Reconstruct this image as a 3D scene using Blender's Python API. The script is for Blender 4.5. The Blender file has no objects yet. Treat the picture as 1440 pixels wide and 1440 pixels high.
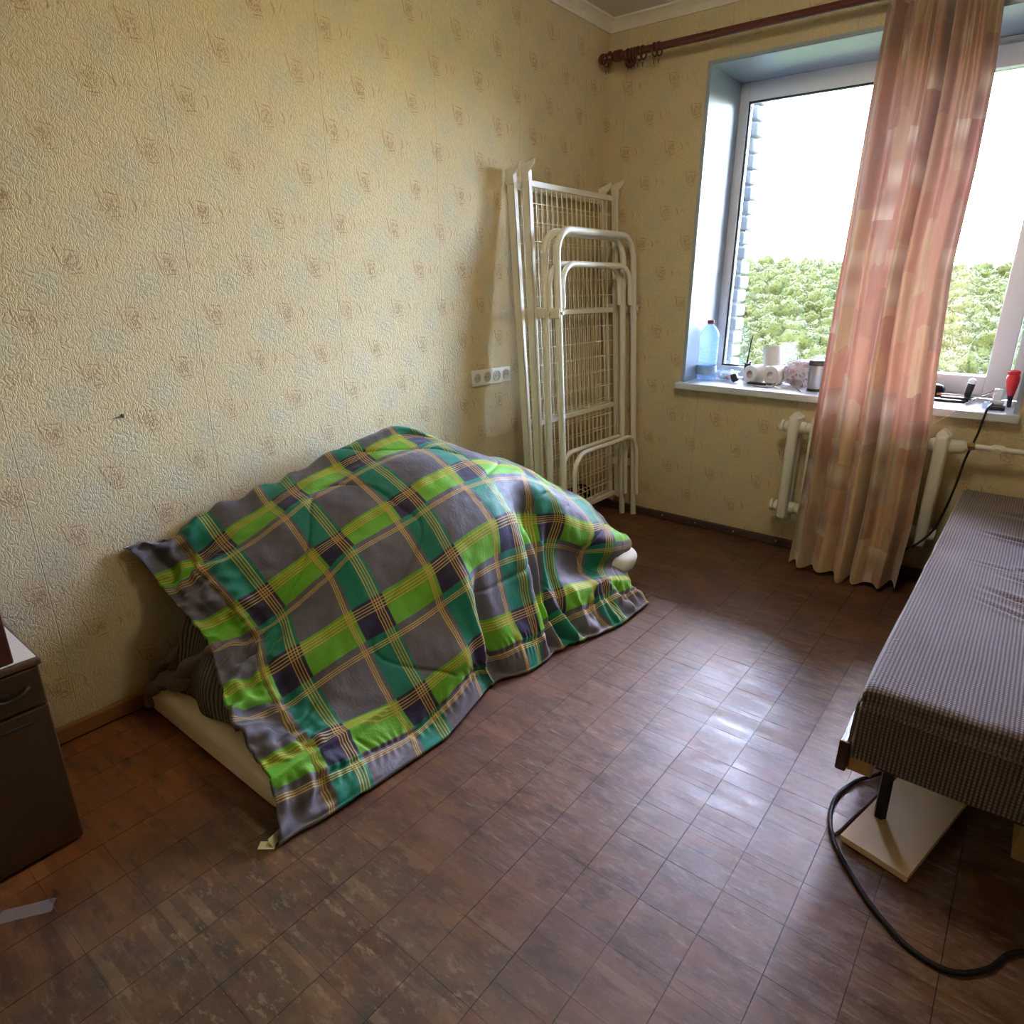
import bpy, bmesh, math, random
import numpy as np
from mathutils import Vector, Matrix, noise
random.seed(7)
PI = math.pi
S = bpy.context.scene
C = bpy.context.collection

# ---------------------------------------------------------------- camera, light, exposure
cam_d = bpy.data.cameras.new('camera'); cam = bpy.data.objects.new('camera', cam_d); C.objects.link(cam)
cam.location = (2.038, -3.3436, 1.2807)
cam.rotation_euler = (math.radians(70.805), math.radians(-0.144), math.radians(38.489))
cam_d.sensor_width = 36; cam_d.lens = 925.71/1440*36; cam_d.clip_start = .02; cam_d.clip_end = 3000
S.camera = cam
FILL_LAMP = 3.6  # strength of the added fill light that brightens the room
S.view_settings.view_transform = 'Standard'; S.view_settings.look = 'None'
S.view_settings.gamma = 1; S.view_settings.use_curve_mapping = False
S.view_settings.exposure = 3.1
S.cycles.max_bounces = 16; S.cycles.diffuse_bounces = 10; S.cycles.glossy_bounces = 4
S.cycles.transmission_bounces = 8; S.cycles.transparent_max_bounces = 12
S.cycles.sample_clamp_indirect = 8; S.cycles.caustics_reflective = False; S.cycles.caustics_refractive = False

W = bpy.data.worlds.new('world'); S.world = W; W.use_nodes = True
wn = W.node_tree; wn.nodes.clear()
sky = wn.nodes.new('ShaderNodeTexSky'); sky.sky_type = 'NISHITA'; sky.sun_disc = False
sky.sun_elevation = math.radians(50); sky.sun_rotation = math.radians(0); sky.air_density = 1.0; sky.dust_density = 1.2
bg = wn.nodes.new('ShaderNodeBackground'); bg.inputs['Strength'].default_value = 1.0
wo = wn.nodes.new('ShaderNodeOutputWorld')
tint = wn.nodes.new('ShaderNodeMix'); tint.data_type = 'RGBA'; tint.blend_type = 'MULTIPLY'; tint.inputs[0].default_value = 1
tint.inputs[7].default_value = (.94, .98, 1.12, 1)
wn.links.new(sky.outputs[0], tint.inputs[6]); wn.links.new(tint.outputs[2], bg.inputs[0]); wn.links.new(bg.outputs[0], wo.inputs[0])
SUN = bpy.data.lights.new('sun', 'SUN'); SUN.energy = 3.6; SUN.angle = math.radians(.6); SUN.color = (1, .88, .55)
sun = bpy.data.objects.new('sun', SUN); C.objects.link(sun); sun.location = (0, -20, 30)
sun.rotation_euler = Vector((.35, .75, -.75)).to_track_quat('-Z', 'Y').to_euler()

# ---------------------------------------------------------------- node helpers
class X:
    """a socket or number with arithmetic"""
    def __init__(s, nt, v): s.nt = nt; s.v = v
    def _op(s, op, *o, clamp=False):
        n = s.nt.nodes.new('ShaderNodeMath'); n.operation = op; n.use_clamp = clamp
        for i, q in enumerate((s,)+o):
            q = q.v if isinstance(q, X) else q
            if isinstance(q, (int, float)): n.inputs[i].default_value = q
            else: s.nt.links.new(q, n.inputs[i])
        return X(s.nt, n.outputs[0])
    def __add__(s, o): return s._op('ADD', o)
    def __radd__(s, o): return s._op('ADD', o)
    def __sub__(s, o): return s._op('SUBTRACT', o)
    def __rsub__(s, o): return X(s.nt, o)._op('SUBTRACT', s)
    def __mul__(s, o): return s._op('MULTIPLY', o)
    def __rmul__(s, o): return s._op('MULTIPLY', o)
    def __truediv__(s, o): return s._op('DIVIDE', o)
    def fract(s): return s._op('FRACT')
    def floor(s): return s._op('FLOOR')
    def abs(s): return s._op('ABSOLUTE')
    def sin(s): return s._op('SINE')
    def pow(s, o): return s._op('POWER', o)
    def max(s, o): return s._op('MAXIMUM', o)
    def min(s, o): return s._op('MINIMUM', o)
    def clamp(s): return s._op('ADD', 0.0, clamp=True)
    def sqrt(s): return s._op('SQRT')
    def below(s, t, w=.01): return ((t + w - s) / (2*w)).clamp()   # 1 where s < t, soft edge w
    def above(s, t, w=.01): return ((s - (t - w)) / (2*w)).clamp()

class Mat:
    def __init__(m, name, rough=.6, color=(.5, .5, .5), spec=.5, metal=0, **kw):
        m.m = bpy.data.materials.new(name); m.m.use_nodes = True; m.nt = m.m.node_tree
        m.b = m.nt.nodes['Principled BSDF']
        m.set('Roughness', rough); m.set('Base Color', color); m.set('Specular IOR Level', spec); m.set('Metallic', metal)
        for k, v in kw.items(): m.set(k.replace('_', ' '), v)
    def set(m, k, v):
        if isinstance(v, tuple) and len(v) == 3: v = (*v, 1)
        if isinstance(v, X): v = v.v
        if isinstance(v, bpy.types.NodeSocket): m.nt.links.new(v, m.b.inputs[k])
        else: m.b.inputs[k].default_value = v
    def node(m, t, **kw):
        n = m.nt.nodes.new(t)
        for k, v in kw.items(): setattr(n, k, v)
        return n
    def xyz(m, src='pos'):
        if src == 'pos': o = m.node('ShaderNodeNewGeometry').outputs['Position']
        elif src == 'uv': o = m.node('ShaderNodeTexCoord').outputs['UV']
        else: o = m.node('ShaderNodeTexCoord').outputs['Object']
        s = m.node('ShaderNodeSeparateXYZ'); m.nt.links.new(o, s.inputs[0])
        return [X(m.nt, s.outputs[i]) for i in range(3)]
    def vec(m, x, y, z=0.0):
        n = m.node('ShaderNodeCombineXYZ')
        for i, q in enumerate((x, y, z)):
            if isinstance(q, X): m.nt.links.new(q.v, n.inputs[i])
            else: n.inputs[i].default_value = q
        return n.outputs[0]
    def noise(m, v, scale=5, detail=4, rough=.55, dist=0):
        n = m.node('ShaderNodeTexNoise'); m.nt.links.new(v, n.inputs['Vector'])
        n.inputs['Scale'].default_value = scale; n.inputs['Detail'].default_value = detail
        n.inputs['Roughness'].default_value = rough; n.inputs['Distortion'].default_value = dist
        return X(m.nt, n.outputs[0])
    def white(m, v):
        n = m.node('ShaderNodeTexWhiteNoise'); m.nt.links.new(v, n.inputs['Vector']); return X(m.nt, n.outputs[0])
    def voro(m, v, scale, feature='DISTANCE_TO_EDGE', rnd=1.0):
        n = m.node('ShaderNodeTexVoronoi'); n.feature = feature; m.nt.links.new(v, n.inputs['Vector'])
        n.inputs['Scale'].default_value = scale; n.inputs['Randomness'].default_value = rnd
        return X(m.nt, n.outputs['Distance'])
    def mix(m, f, a, b, mode='MIX'):
        n = m.node('ShaderNodeMix', data_type='RGBA', blend_type=mode)
        for i, q in ((0, f), (6, a), (7, b)):
            if isinstance(q, X): q = q.v
            if isinstance(q, bpy.types.NodeSocket): m.nt.links.new(q, n.inputs[i])
            elif i == 0: n.inputs[0].default_value = q
            else: n.inputs[i].default_value = (*q[:3], 1)
        return n.outputs[2]
    def bump(m, h, strength=.3, dist=.01):
        n = m.node('ShaderNodeBump'); n.inputs['Strength'].default_value = strength; n.inputs['Distance'].default_value = dist
        m.nt.links.new(h.v, n.inputs['Height']); m.nt.links.new(n.outputs[0], m.b.inputs['Normal'])

def lin(r, g, b):
    f = lambda c: (c/255/12.92) if c/255 <= .04045 else ((c/255+.055)/1.055)**2.4
    return (f(r), f(g), f(b))
def plain(name, rgb, rough=.5, grain=.06, scale=40, **kw):
    m = Mat(name, rough, rgb, **kw)
    p = m.node('ShaderNodeTexCoord').outputs['Object']
    n = m.noise(p, scale, 5)
    m.set('Base Color', m.mix(n, tuple(c*(1-grain*2) for c in rgb), tuple(min(1, c*(1+grain*2)) for c in rgb)))
    return m.m

# ---------------------------------------------------------------- mesh helpers
class MB:
    def __init__(s): s.v = []; s.f = []; s.uv = None
    def add(s, vs, fs):
        o = len(s.v); s.v += [tuple(q) for q in vs]; s.f += [tuple(i+o for i in f) for f in fs]; return s
    def box(s, x0, x1, y0, y1, z0, z1, M=None):
        vs = [Vector((x, y, z)) for x in (x0, x1) for y in (y0, y1) for z in (z0, z1)]
        if M is not None: vs = [M @ q for q in vs]
        return s.add(vs, [(0, 1, 3, 2), (4, 6, 7, 5), (0, 4, 5, 1), (2, 3, 7, 6), (0, 2, 6, 4), (1, 5, 7, 3)])
    def rbox(s, x0, x1, y0, y1, z0, z1, r=.005, seg=2, M=None):
        bm = bmesh.new(); bmesh.ops.create_cube(bm, size=1)
        for q in bm.verts: q.co = Vector(((x0+x1)/2+q.co.x*(x1-x0), (y0+y1)/2+q.co.y*(y1-y0), (z0+z1)/2+q.co.z*(z1-z0)))
        bmesh.ops.bevel(bm, geom=bm.edges[:], offset=r, segments=seg, affect='EDGES', profile=.5)
        bm.verts.index_update(); vs = [q.co.copy() if M is None else M @ q.co for q in bm.verts]
        s.add(vs, [[q.index for q in f.verts] for f in bm.faces]); bm.free(); return s
    def tube(s, pts, r, n=10, cap=True, closed=False):
        pts = [Vector(p) for p in pts]; N = len(pts); R = r if isinstance(r, (list, tuple)) else [r]*N
        up = None; rings = []
        for i, p in enumerate(pts):
            a = pts[(i-1) % N] if (i > 0 or closed) else p; b = pts[(i+1) % N] if (i < N-1 or closed) else p
            t = (b-a).normalized()
            if up is None: up = t.orthogonal().normalized()
            up = (up - t*up.dot(t)).normalized(); w = t.cross(up)
            rings.append([p + (up*math.cos(2*PI*k/n) + w*math.sin(2*PI*k/n))*R[i] for k in range(n)])
        vs = [q for g in rings for q in g]; fs = []
        for i in range(N if closed else N-1):
            j = (i+1) % N
            for k in range(n): fs.append((i*n+k, i*n+(k+1) % n, j*n+(k+1) % n, j*n+k))
        if cap and not closed: fs += [tuple(range(n))[::-1], tuple((N-1)*n+k for k in range(n))]
        return s.add(vs, fs)
    def lathe(s, prof, c=(0, 0, 0), n=24, M=None, cap=True):
        vs = []; fs = []
        for r, z in prof:
            for k in range(n):
                q = Vector((r*math.cos(2*PI*k/n), r*math.sin(2*PI*k/n), z))
                vs.append((M @ q if M is not None else q) + Vector(c))
        m = len(prof)
        for i in range(m-1):
            for k in range(n): fs.append((i*n+k, i*n+(k+1) % n, (i+1)*n+(k+1) % n, (i+1)*n+k))
        if cap: fs += [tuple(range(n))[::-1], tuple((m-1)*n+k for k in range(n))]
        return s.add(vs, fs)
    def grid(s, fn, nu, nv):
        vs = [fn(i/(nu-1), j/(nv-1)) for j in range(nv) for i in range(nu)]
        return s.add(vs, [(j*nu+i, j*nu+i+1, (j+1)*nu+i+1, (j+1)*nu+i) for j in range(nv-1) for i in range(nu-1)])
    def mesh(s, name, mat, smooth=False, fix=True):
        me = bpy.data.meshes.new(name); me.from_pydata(s.v, [], s.f)
        if fix:
            bm = bmesh.new(); bm.from_mesh(me); bmesh.ops.recalc_face_normals(bm, faces=bm.faces[:]); bm.to_mesh(me); bm.free()
        if mat is not None: me.materials.append(mat)
        if smooth:
            for p in me.polygons: p.use_smooth = True
            if smooth != 'all':
                try: me.set_sharp_from_angle(angle=math.radians(40))
                except Exception: pass
        me.update(); return me
    def obj(s, name, mat, parent=None, smooth=False, fix=True, **props):
        o = bpy.data.objects.new(name, s.mesh(name, mat, smooth, fix)); C.objects.link(o)
        if parent is not None:
            o.parent = parent; o.matrix_parent_inverse = Matrix.Translation(-Vector(parent.location))
        for k, v in props.items(): o[k] = v
        return o
def thing(name, label, cat, loc=(0, 0, 0), group=None):
    o = bpy.data.objects.new(name, None); o.location = loc; o.empty_display_size = .05; C.objects.link(o)
    o['label'] = label; o['category'] = cat
    if group: o['group'] = group
    return o
def tag(o, label, cat, group=None):
    o['label'] = label; o['category'] = cat
    if group: o['group'] = group
    return o
def struct(name, loc=(0, 0, 0)):
    o = bpy.data.objects.new(name, None); o.location = loc; o.empty_display_size = .05; C.objects.link(o); o['kind'] = 'structure'; return o
def smooth_path(pts, n=8):
    """Catmull-Rom through the points"""
    P = [Vector(p) for p in pts]; P = [2*P[0]-P[1]] + P + [2*P[-1]-P[-2]]; out = []
    for i in range(1, len(P)-2):
        for k in range(n):
            t = k/n; a, b, c, d = P[i-1:i+3]
            out.append(.5*((2*b)+(c-a)*t+(2*a-5*b+4*c-d)*t*t+(3*b-a-3*c+d)*t**3))
    out.append(P[-2]); return out
def sst(a, b, x):
    t = min(1, max(0, (x-a)/(b-a))); return t*t*(3-2*t)
# ================================================================ MATERIALS
def wallpaper(name, axis):
    m = Mat(name, .62, spec=.35); x, y, z = m.xyz('pos')
    a0 = y if axis == 'y' else x
    pv = m.vec(a0, z, 0.0)
    wob = (m.noise(m.vec(a0*1.0, z, 2.0), 60, 3) - .5) * .007
    wob2 = (m.noise(m.vec(a0, z, 9.0), 60, 3) - .5) * .007
    a = a0 + wob; b = z + wob2
    def near(ca, cb, oa=0.0, ob=0.0):      # offsets from the nearest lattice point, in metres
        u = ((a - ca)*4.0 + .5 + oa).fract() - .5; v = ((b - cb)*(1/.2905) + .5 + ob).fract() - .5
        return u*.25, v*.2905
    scr = None; blob = None; leaf = None
    grain = m.noise(m.vec(a0*1.0, z, 4.0), 240, 2)
    squig = (m.noise(m.vec(a0*1.0, z*.9, 6.0), 95, 1, dist=1.2)*7.0).sin().abs()
    for o in (0.0, .5):
        u, v = near(-2.499, 1.763, o, o)
        inb = u.abs().below(.019, .004)*v.abs().below(.020, .004)
        body = inb*squig.below(.46, .16)*.85
        top = (v - .030 + u*.12).abs().below(.0016, .001)*u.abs().below(.016, .005)
        bot = (v + .027 - u*.1).abs().below(.0018, .001)*(u - .006).abs().below(.016, .005)
        bot2 = (v + .034).abs().below(.0012, .001)*(u - .004).abs().below(.016, .004)
        lft = (u + .027 + v*.25).abs().below(.0020, .0012)*(v - .012).abs().below(.026, .006)
        a1 = ((u - .062 + v*v*25.0).abs()).below(.0022, .0014)*(v - .004).abs().below(.016, .005)
        a2 = ((u - .082 - v*.4).abs()).below(.0016, .001)*(v - .012).abs().below(.010, .004)
        a3 = ((u - .098 - v*v*20.0).abs()).below(.0014, .001)*(v - .004).abs().below(.013, .005)
        k = (body + (top + bot + bot2*.6 + lft + a1 + a2*.8 + a3*.7)*.85).clamp()
        halo = (u*u + v*v).sqrt().below(.032, .03)
        scr = k if scr is None else scr.max(k)
        halo_s = halo if o == 0.0 else halo_s.max(halo)
        u2, v2 = u + .072, v + .052
        d = (u2*u2 + v2*v2*1.1).sqrt(); bl = d.below(.046, .030)
        ang = ((u2*1.0)*160.0 + (v2*260.0).sin()*2.0).sin()
        lf = (ang*.5 + .5)*bl
        blob = bl if blob is None else blob.max(bl); leaf = lf if leaf is None else leaf.max(lf)
    fade = m.noise(pv, 6, 3).above(.40, .22)*.42 + .36
    crack = m.voro(m.vec(a0*115.0 + m.noise(pv, 30, 2)*5.0, z*34.0, 0.0), 1.0)
    crack2 = m.voro(m.vec(a0*210.0 + m.noise(pv, 50, 2)*4.0, z*90.0, 3.0), 1.0)
    ln = crack.below(.07, .07)
    ln2 = crack2.below(.06, .07)
    tone = m.noise(pv, 1.7, 4); tone2 = m.noise(m.vec(a0, z, 5.0), 14, 4)
    base = m.mix(tone, (.64, .53, .285), (.71, .615, .39))
    base = m.mix(tone2.above(.52, .14)*.35, base, (.68, .50, .32))
    base = m.mix(blob*.38, base, (.52, .53, .42))
    base = m.mix(ln*.20, base, (.40, .31, .17)); base = m.mix(ln2*.10, base, (.42, .33, .19))
    base = m.mix(halo_s*.16, base, (.56, .34, .18))
    base = m.mix(scr*fade, base, (.30, .16, .085))
    # seams between the strips of paper, and dust near the floor
    sm = ((a0*(1/.53) + (.875 if axis == 'y' else .3)).fract() - .5).abs().below(.0022, .0012)
    base = m.mix(sm*.45, base, (.36, .27, .15))
    m.set('Base Color', base)
    m.set('Roughness', (.42 + tone2*.25))
    h = (ln*-1.0) + ln2*-.5 + leaf*.8 + grain*.35 + scr*-.3 - sm*1.5
    m.bump(h, .55, .0022)
    return m.m
M_wl = wallpaper('wallpaper_left', 'y'); M_wb = wallpaper('wallpaper_back', 'x')

def parquet():
    m = Mat('parquet_wood', .4, spec=.5); x, y, z = m.xyz('pos')
    ix = ((x - .0925)/.13535).floor(); iy = ((y + 6.0)/.0225).floor(); ib = ((y + 6.0)/.135).floor()
    r1 = m.white(m.vec(ix, iy, 1.0)); r2 = m.white(m.vec(ix, ib, 7.0)); r3 = m.white(m.vec(ix, iy, 5.0))
    gr = m.noise(m.vec(x*9.0, y*130.0, r1*9.0), 1, 5, .6)
    big = m.noise(m.vec(x, y, 0.0), 2.3, 5, .6); mid = m.noise(m.vec(x*4.0, y*11.0, 0.0), 2.2, 6, .65)
    scr = m.noise(m.vec(x*5.0, y*46.0, 0.0), 1.6, 6, .75)
    c = m.mix(r1, (.095, .036, .018), (.185, .078, .038))
    c = m.mix(r2*.55, c, (.080, .040, .026))
    c = m.mix(gr*.45, c, (.070, .030, .020))
    blot = m.noise(m.vec(x, y*1.6, 12.0), 6.5, 7, .72); fine = m.noise(m.vec(x*2.0, y*5.0, 3.0), 9, 5, .75)
    c = m.mix(blot.below(.48, .06)*.75, c, (.048, .020, .012))
    # worn, greyish traffic area along the middle; varnished red-brown at the edges of the room
    worn = ((x - .80)*2.6).clamp()*((y*-1.0 - .60)*2.5).clamp()*((y + 2.6)*2.5).clamp()
    near_w = ((y*-1.0 - 2.45)*3.5).clamp()*((x - .62)*4.0).clamp()*((1.9 - x)*2.0).clamp()
    c = m.mix(worn*mid.above(.42, .16)*.55, c, (.175, .100, .070))
    c = m.mix(worn*fine.above(.55, .06)*.42, c, (.24, .175, .14))
    c = m.mix(worn*scr.above(.62, .06)*.60, c, (.36, .30, .24))
    c = m.mix(near_w*m.noise(m.vec(x, y, 4.0), 7, 5, .7).above(.47, .12)*.75, c, (.115, .078, .036))
    c = m.mix(near_w*m.noise(m.vec(x*1.2, y*1.2, 8.0), 10, 4, .7).above(.56, .06)*.65, c, (.030, .021, .015))
    c = m.mix(near_w*r3.above(.90, .02)*.35, c, (.20, .13, .065))
    c = m.mix(near_w*fine.above(.58, .04)*.6, c, (.28, .20, .11)); c = m.mix(near_w*blot.above(.55, .04)*.5, c, (.055, .042, .026))
    c = m.mix(r3.above(.96, .01)*.30, c, (.22, .13, .07))
    st = m.noise(m.vec(x*1.0, y*1.0, 31.0), 7, 4, .6).above(.585, .025)*((x - 1.35)*4.0).clamp()*((y*-1.0 - 1.5)*3.0).clamp()
    c = m.mix(st*.85, c, (.115, .040, .014))
    c = m.mix(((.66 - x)*5.0).clamp()*.75, c, m.mix(r1, (.19, .055, .012), (.30, .10, .024)))  # red-brown by the left wall, colour raised to make up for weak light
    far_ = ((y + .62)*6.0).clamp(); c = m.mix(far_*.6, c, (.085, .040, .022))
    warm_ = m.noise(m.vec(x, y*1.3, 40.0), 5.0, 5, .7).above(.54, .07); c = m.mix(warm_*(X(m.nt, .45) - worn*.25), c, (.20, .085, .030))
    dk = m.noise(m.vec(x*1.3, y*3.0, 55.0), 7.0, 6, .7).above(.58, .05); c = m.mix(dk*.7, c, (.042, .022, .016))
    seam_ = (((x - .0925)*(1/.13535)).fract() - .5).abs().above(.4925, .003)
    c = m.mix(seam_*.6, c, (.020, .012, .009)); 
    m.set('Base Color', c)
    rg = .26 + mid*.25 + scr.above(.6, .1)*.18 + st*-.05 + r1*.06 - worn*.05
    rg = rg + blot.above(.52, .1)*.12 - dk*.06
    m.set('Roughness', rg)
    m.set('Specular IOR Level', .55)
    m.bump(gr*.5 + scr*.6 + mid*.4, .30, .0015)
    return m.m
M_par = parquet()
M_joint = plain('floor_joint', (.018, .011, .008), .9)
M_ceil = plain('ceiling_paint', lin(205, 203, 196), .8, .03, 8)
M_plast = plain('plaster_cornice', lin(222, 216, 200), .75, .03, 20)
M_pvc = Mat('white_pvc', .22, lin(226, 231, 234), spec=.5).m
M_reveal = Mat('reveal_plastic', .34, (.33, .40, .48), spec=.35).m
M_sill = Mat('sill_pvc', .28, (.55, .58, .60), spec=.4).m
M_gasket = plain('rubber', (.02, .02, .022), .7)
M_base_l = None
def wood(name, c0, c1, rough=.45, ax='y', sc=1.0, spec=.5):
    m = Mat(name, rough, spec=spec); x, y, z = m.xyz('obj')
    q = {'x': (x*6.0, y*70.0, z*70.0), 'y': (x*70.0, y*6.0, z*70.0), 'z': (x*70.0, y*70.0, z*6.0)}[ax]
    n = m.noise(m.vec(*[k*sc for k in q]), 1, 5, .6, .4); n2 = m.noise(m.vec(x, y, z), 6, 4)
    m.set('Base Color', m.mix(n2*.5, m.mix(n, c0, c1), c0)); m.bump(n, .15, .001); return m.m
M_base_l = wood('pine_baseboard', (.20, .085, .022), (.36, .17, .055), .35)
M_base_b = plain('dark_baseboard', (.075, .045, .035), .5, .15)
M_cab = wood('dark_cabinet_wood', (.034, .017, .006), (.070, .036, .013), .5, 'z', 1.0, .2)
M_cab2 = wood('dark_trim_wood', (.055, .026, .012), (.10, .050, .022), .38, 'y')
M_lam = plain('white_laminate', (.80, .77, .70), .4, .03)
M_redwood = wood('red_brown_wood', (.045, .010, .007), (.075, .018, .011), .35, 'z')
M_rod = wood('rosewood_rod', (.085, .020, .016), (.15, .038, .028), .3, 'x')
M_bed = Mat('cream_bed_paint', .42, (.74, .71, .59), spec=.35).m
M_wire = Mat('cream_wire', .35, (.85, .78, .56), spec=.3).m
M_rad = plain('radiator_enamel', (.68, .66, .57), .32, .04, 14)
M_brass = Mat('brass', .4, (.35, .22, .08), metal=.8).m
M_steel = Mat('brushed_steel', .32, (.48, .47, .44), metal=.9).m
M_black = plain('black_plastic', (.012, .012, .014), .38, .1)
M_cable = plain('black_cable', (.008, .007, .008), .5, .1, spec=.25)
M_socket = plain('socket_plastic', (.70, .67, .60), .3, .02)
M_sockin = plain('socket_recess', (.42, .40, .34), .45, .02)
M_leg = plain('blue_black_steel', (.014, .020, .024), .42, .1, metal=.3)
M_board = plain('cream_laminate_board', (.78, .56, .34), .45, .05, 9)
M_tan = wood('raw_tan_wood', (.34, .19, .075), (.46, .28, .12), .6, 'x')
M_dkrail = wood('dark_rail_wood', (.040, .018, .014), (.075, .035, .025), .22, 'y')
M_matt = plain('cream_mattress', (.86, .73, .50), .85, .05, 7)
M_paper = plain('white_paper', (.80, .79, .76), .85, .03, 60)
M_whitep = plain('white_plastic', (.78, .80, .80), .3, .01)
M_redpl = Mat('red_plastic', .3, (.62, .02, .025), spec=.5).m
M_mortar = plain('mortar', (.13, .13, .13), .95, .1, 60)
M_brick = plain('white_silicate_brick', (.20, .21, .22), .9, .07, 30)
M_extwall = plain('outer_masonry', (.5, .49, .46), .95, .08, 6)
def glass(name, col=(1, 1, 1), rough=0.0, ior=1.45, thin=True):
    m = bpy.data.materials.new(name); m.use_nodes = True; nt = m.node_tree; nt.nodes.clear()
    o = nt.nodes.new('ShaderNodeOutputMaterial'); t = nt.nodes.new('ShaderNodeBsdfTransparent'); g = nt.nodes.new('ShaderNodeBsdfGlossy')
    f = nt.nodes.new('ShaderNodeFresnel'); f.inputs[0].default_value = ior; mx = nt.nodes.new('ShaderNodeMixShader')
    t.inputs[0].default_value = (*col, 1); g.inputs['Roughness'].default_value = rough
    nt.links.new(f.outputs[0], mx.inputs[0]); nt.links.new(t.outputs[0], mx.inputs[1]); nt.links.new(g.outputs[0], mx.inputs[2])
    nt.links.new(mx.outputs[0], o.inputs[0]); return m
M_glass = glass('window_glass')
def cloudy(name, col, k):
    m = bpy.data.materials.new(name); m.use_nodes = True; nt = m.node_tree; nt.nodes.clear()
    o = nt.nodes.new('ShaderNodeOutputMaterial'); t = nt.nodes.new('ShaderNodeBsdfTransparent'); d = nt.nodes.new('ShaderNodeBsdfTranslucent'); g = nt.nodes.new('ShaderNodeBsdfPrincipled')
    g.inputs['Base Color'].default_value = (*col, 1); g.inputs['Roughness'].default_value = .25; d.inputs[0].default_value = (*col, 1); t.inputs[0].default_value = (.93, .97, 1, 1)
    a = nt.nodes.new('ShaderNodeMixShader'); a.inputs[0].default_value = .5; b = nt.nodes.new('ShaderNodeMixShader'); b.inputs[0].default_value = k
    nt.links.new(d.outputs[0], a.inputs[1]); nt.links.new(g.outputs[0], a.inputs[2]); nt.links.new(t.outputs[0], b.inputs[1]); nt.links.new(a.outputs[0], b.inputs[2]); nt.links.new(b.outputs[0], o.inputs[0]); return m
M_pet = cloudy('clear_pet', (.32, .52, .74), .42)
M_clearbox = cloudy('clear_box_plastic', (.62, .68, .74), .30)

# ================================================================ ROOM SHELL
RX, RY, H = 2.95, -4.7, 2.5
wx0, wx1, wz0, wz1, wd = .5475, 1.985, .785, 2.237, .40
wl = MB().box(-.25, 0, RY-.25, .60, -.1, H+.25).obj('wall_left', M_wl, kind='structure')
MB().box(RX, RX+.25, RY-.25, .60, -.1, H+.25).obj('wall_right', M_wl, kind='structure')
MB().box(0, RX, RY-.25, RY, -.1, H+.25).obj('wall_front', M_wb, kind='structure')
MB().box(0, RX, RY, 0, H, H+.25).obj('ceiling', M_ceil, kind='structure')
b = MB()
b.box(0, wx0, 0, .47, -.1, H+.25); b.box(wx1, RX, 0, .47, -.1, H+.25)
b.box(wx0, wx1, 0, .47, -.1, wz0-.03); b.box(wx0, wx1, 0, .47, wz1, H+.25)
wb = b.obj('wall_back', M_wb, kind='structure')
# cornices
def cornice(name, P0, P1, inward):
    P0, P1 = Vector(P0), Vector(P1); n = Vector(inward); prof = [(0, 0), (.055, 0), (.055, -.008), (.040, -.014), (.024, -.026), (.014, -.040), (.010, -.048), (0, -.048)]
    m = MB(); vs = [p + n*a + Vector((0, 0, z)) for p in (P0, P1) for a, z in prof]; k = len(prof)
    m.add(vs, [(i, (i+1) % k, k+(i+1) % k, k+i) for i in range(k)] + [tuple(range(k))[::-1], tuple(range(k, 2*k))])
    return m.obj(name, M_plast, kind='structure')
cornice('trim_1', (0, 0, H), (0, RY, H), (1, 0, 0)); cornice('trim_2', (0, 0, H), (RX, 0, H), (0, -1, 0))
# baseboards
MB().rbox(.0, .018, RY, -.02, .0, .052, .006).obj('baseboard_left', M_base_l, kind='structure')
bb = MB().rbox(.02, RX, -.020, 0, .0, .044, .006).obj('baseboard_back', M_base_b, kind='structure')
for xs in (.50, .70, .915, 1.14): MB().lathe([(.0045, 0), (.0055, .003), (.001, .005)], (xs, -.02, .026), 8, Matrix.Rotation(PI/2, 3, 'X')).obj('screw', M_steel, bb)

# floor: slab and single staves, 135 x 22.5 mm, six to a square block
fl = MB().box(0, RX, RY, 0, -.1, -.008).obj('floor', M_joint, kind='structure')
f_eye = Vector((2.038, -3.344, 1.281)); Mi = cam.rotation_euler.to_matrix().transposed()
def px(p):
    q = Mi @ (Vector(p) - f_eye)
    return (720 + 925.7*q.x/-q.z, 720 - 925.7*q.y/-q.z) if q.z < -.05 else (-9e3, -9e3)
def hidden(x, y):      # under the quilt, the cabinet or the couch: not worth a separate stave
    if x < .82 and -2.6 < y < -.9: return True
    if x < .44 and y < -3.0: return True
    return x > 1.95 and y > -1.8
staves = []
i0 = -1
for i in range(-1, 22):
    xa = .0925 + i*.13535; xb = xa + .13535
    xa, xb = max(xa, .018), min(xb, RX)
    if xb - xa < .02: continue
    sh = 0 if i % 2 else 0
    n0 = 0
    for j in range(int((-RY)/.0225)+1):
        y1 = -j*.0225 - .02; y0 = y1 - .0225
        if y0 < RY: break
        blk = j % 6 == 5
        staves.append((xa, xb, y0, y1, blk))
rs = random.Random(4)
near = []; rest = MB()
for k, (xa, xb, y0, y1, blk) in enumerate(staves):
    cx, cy = (xa+xb)/2, (y0+y1)/2; u, v = px((cx, cy, 0))
    vis = 0 <= u <= 1440 and 0 <= v <= 1440 and not hidden(cx, cy)
    near.append((((Vector((cx, cy, 0)) - f_eye).length) if vis else 99, k))
near.sort(); single = {k for d, k in near[:300] if d < 50}
uniq = []
for q in range(5):
    z = -.0004 + .00012*q
    m = MB(); m.box(-.0672, .0672, -.01122, .01122, -.008, z)
    uniq.append(m.mesh('parquet_stave', M_par))
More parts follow.
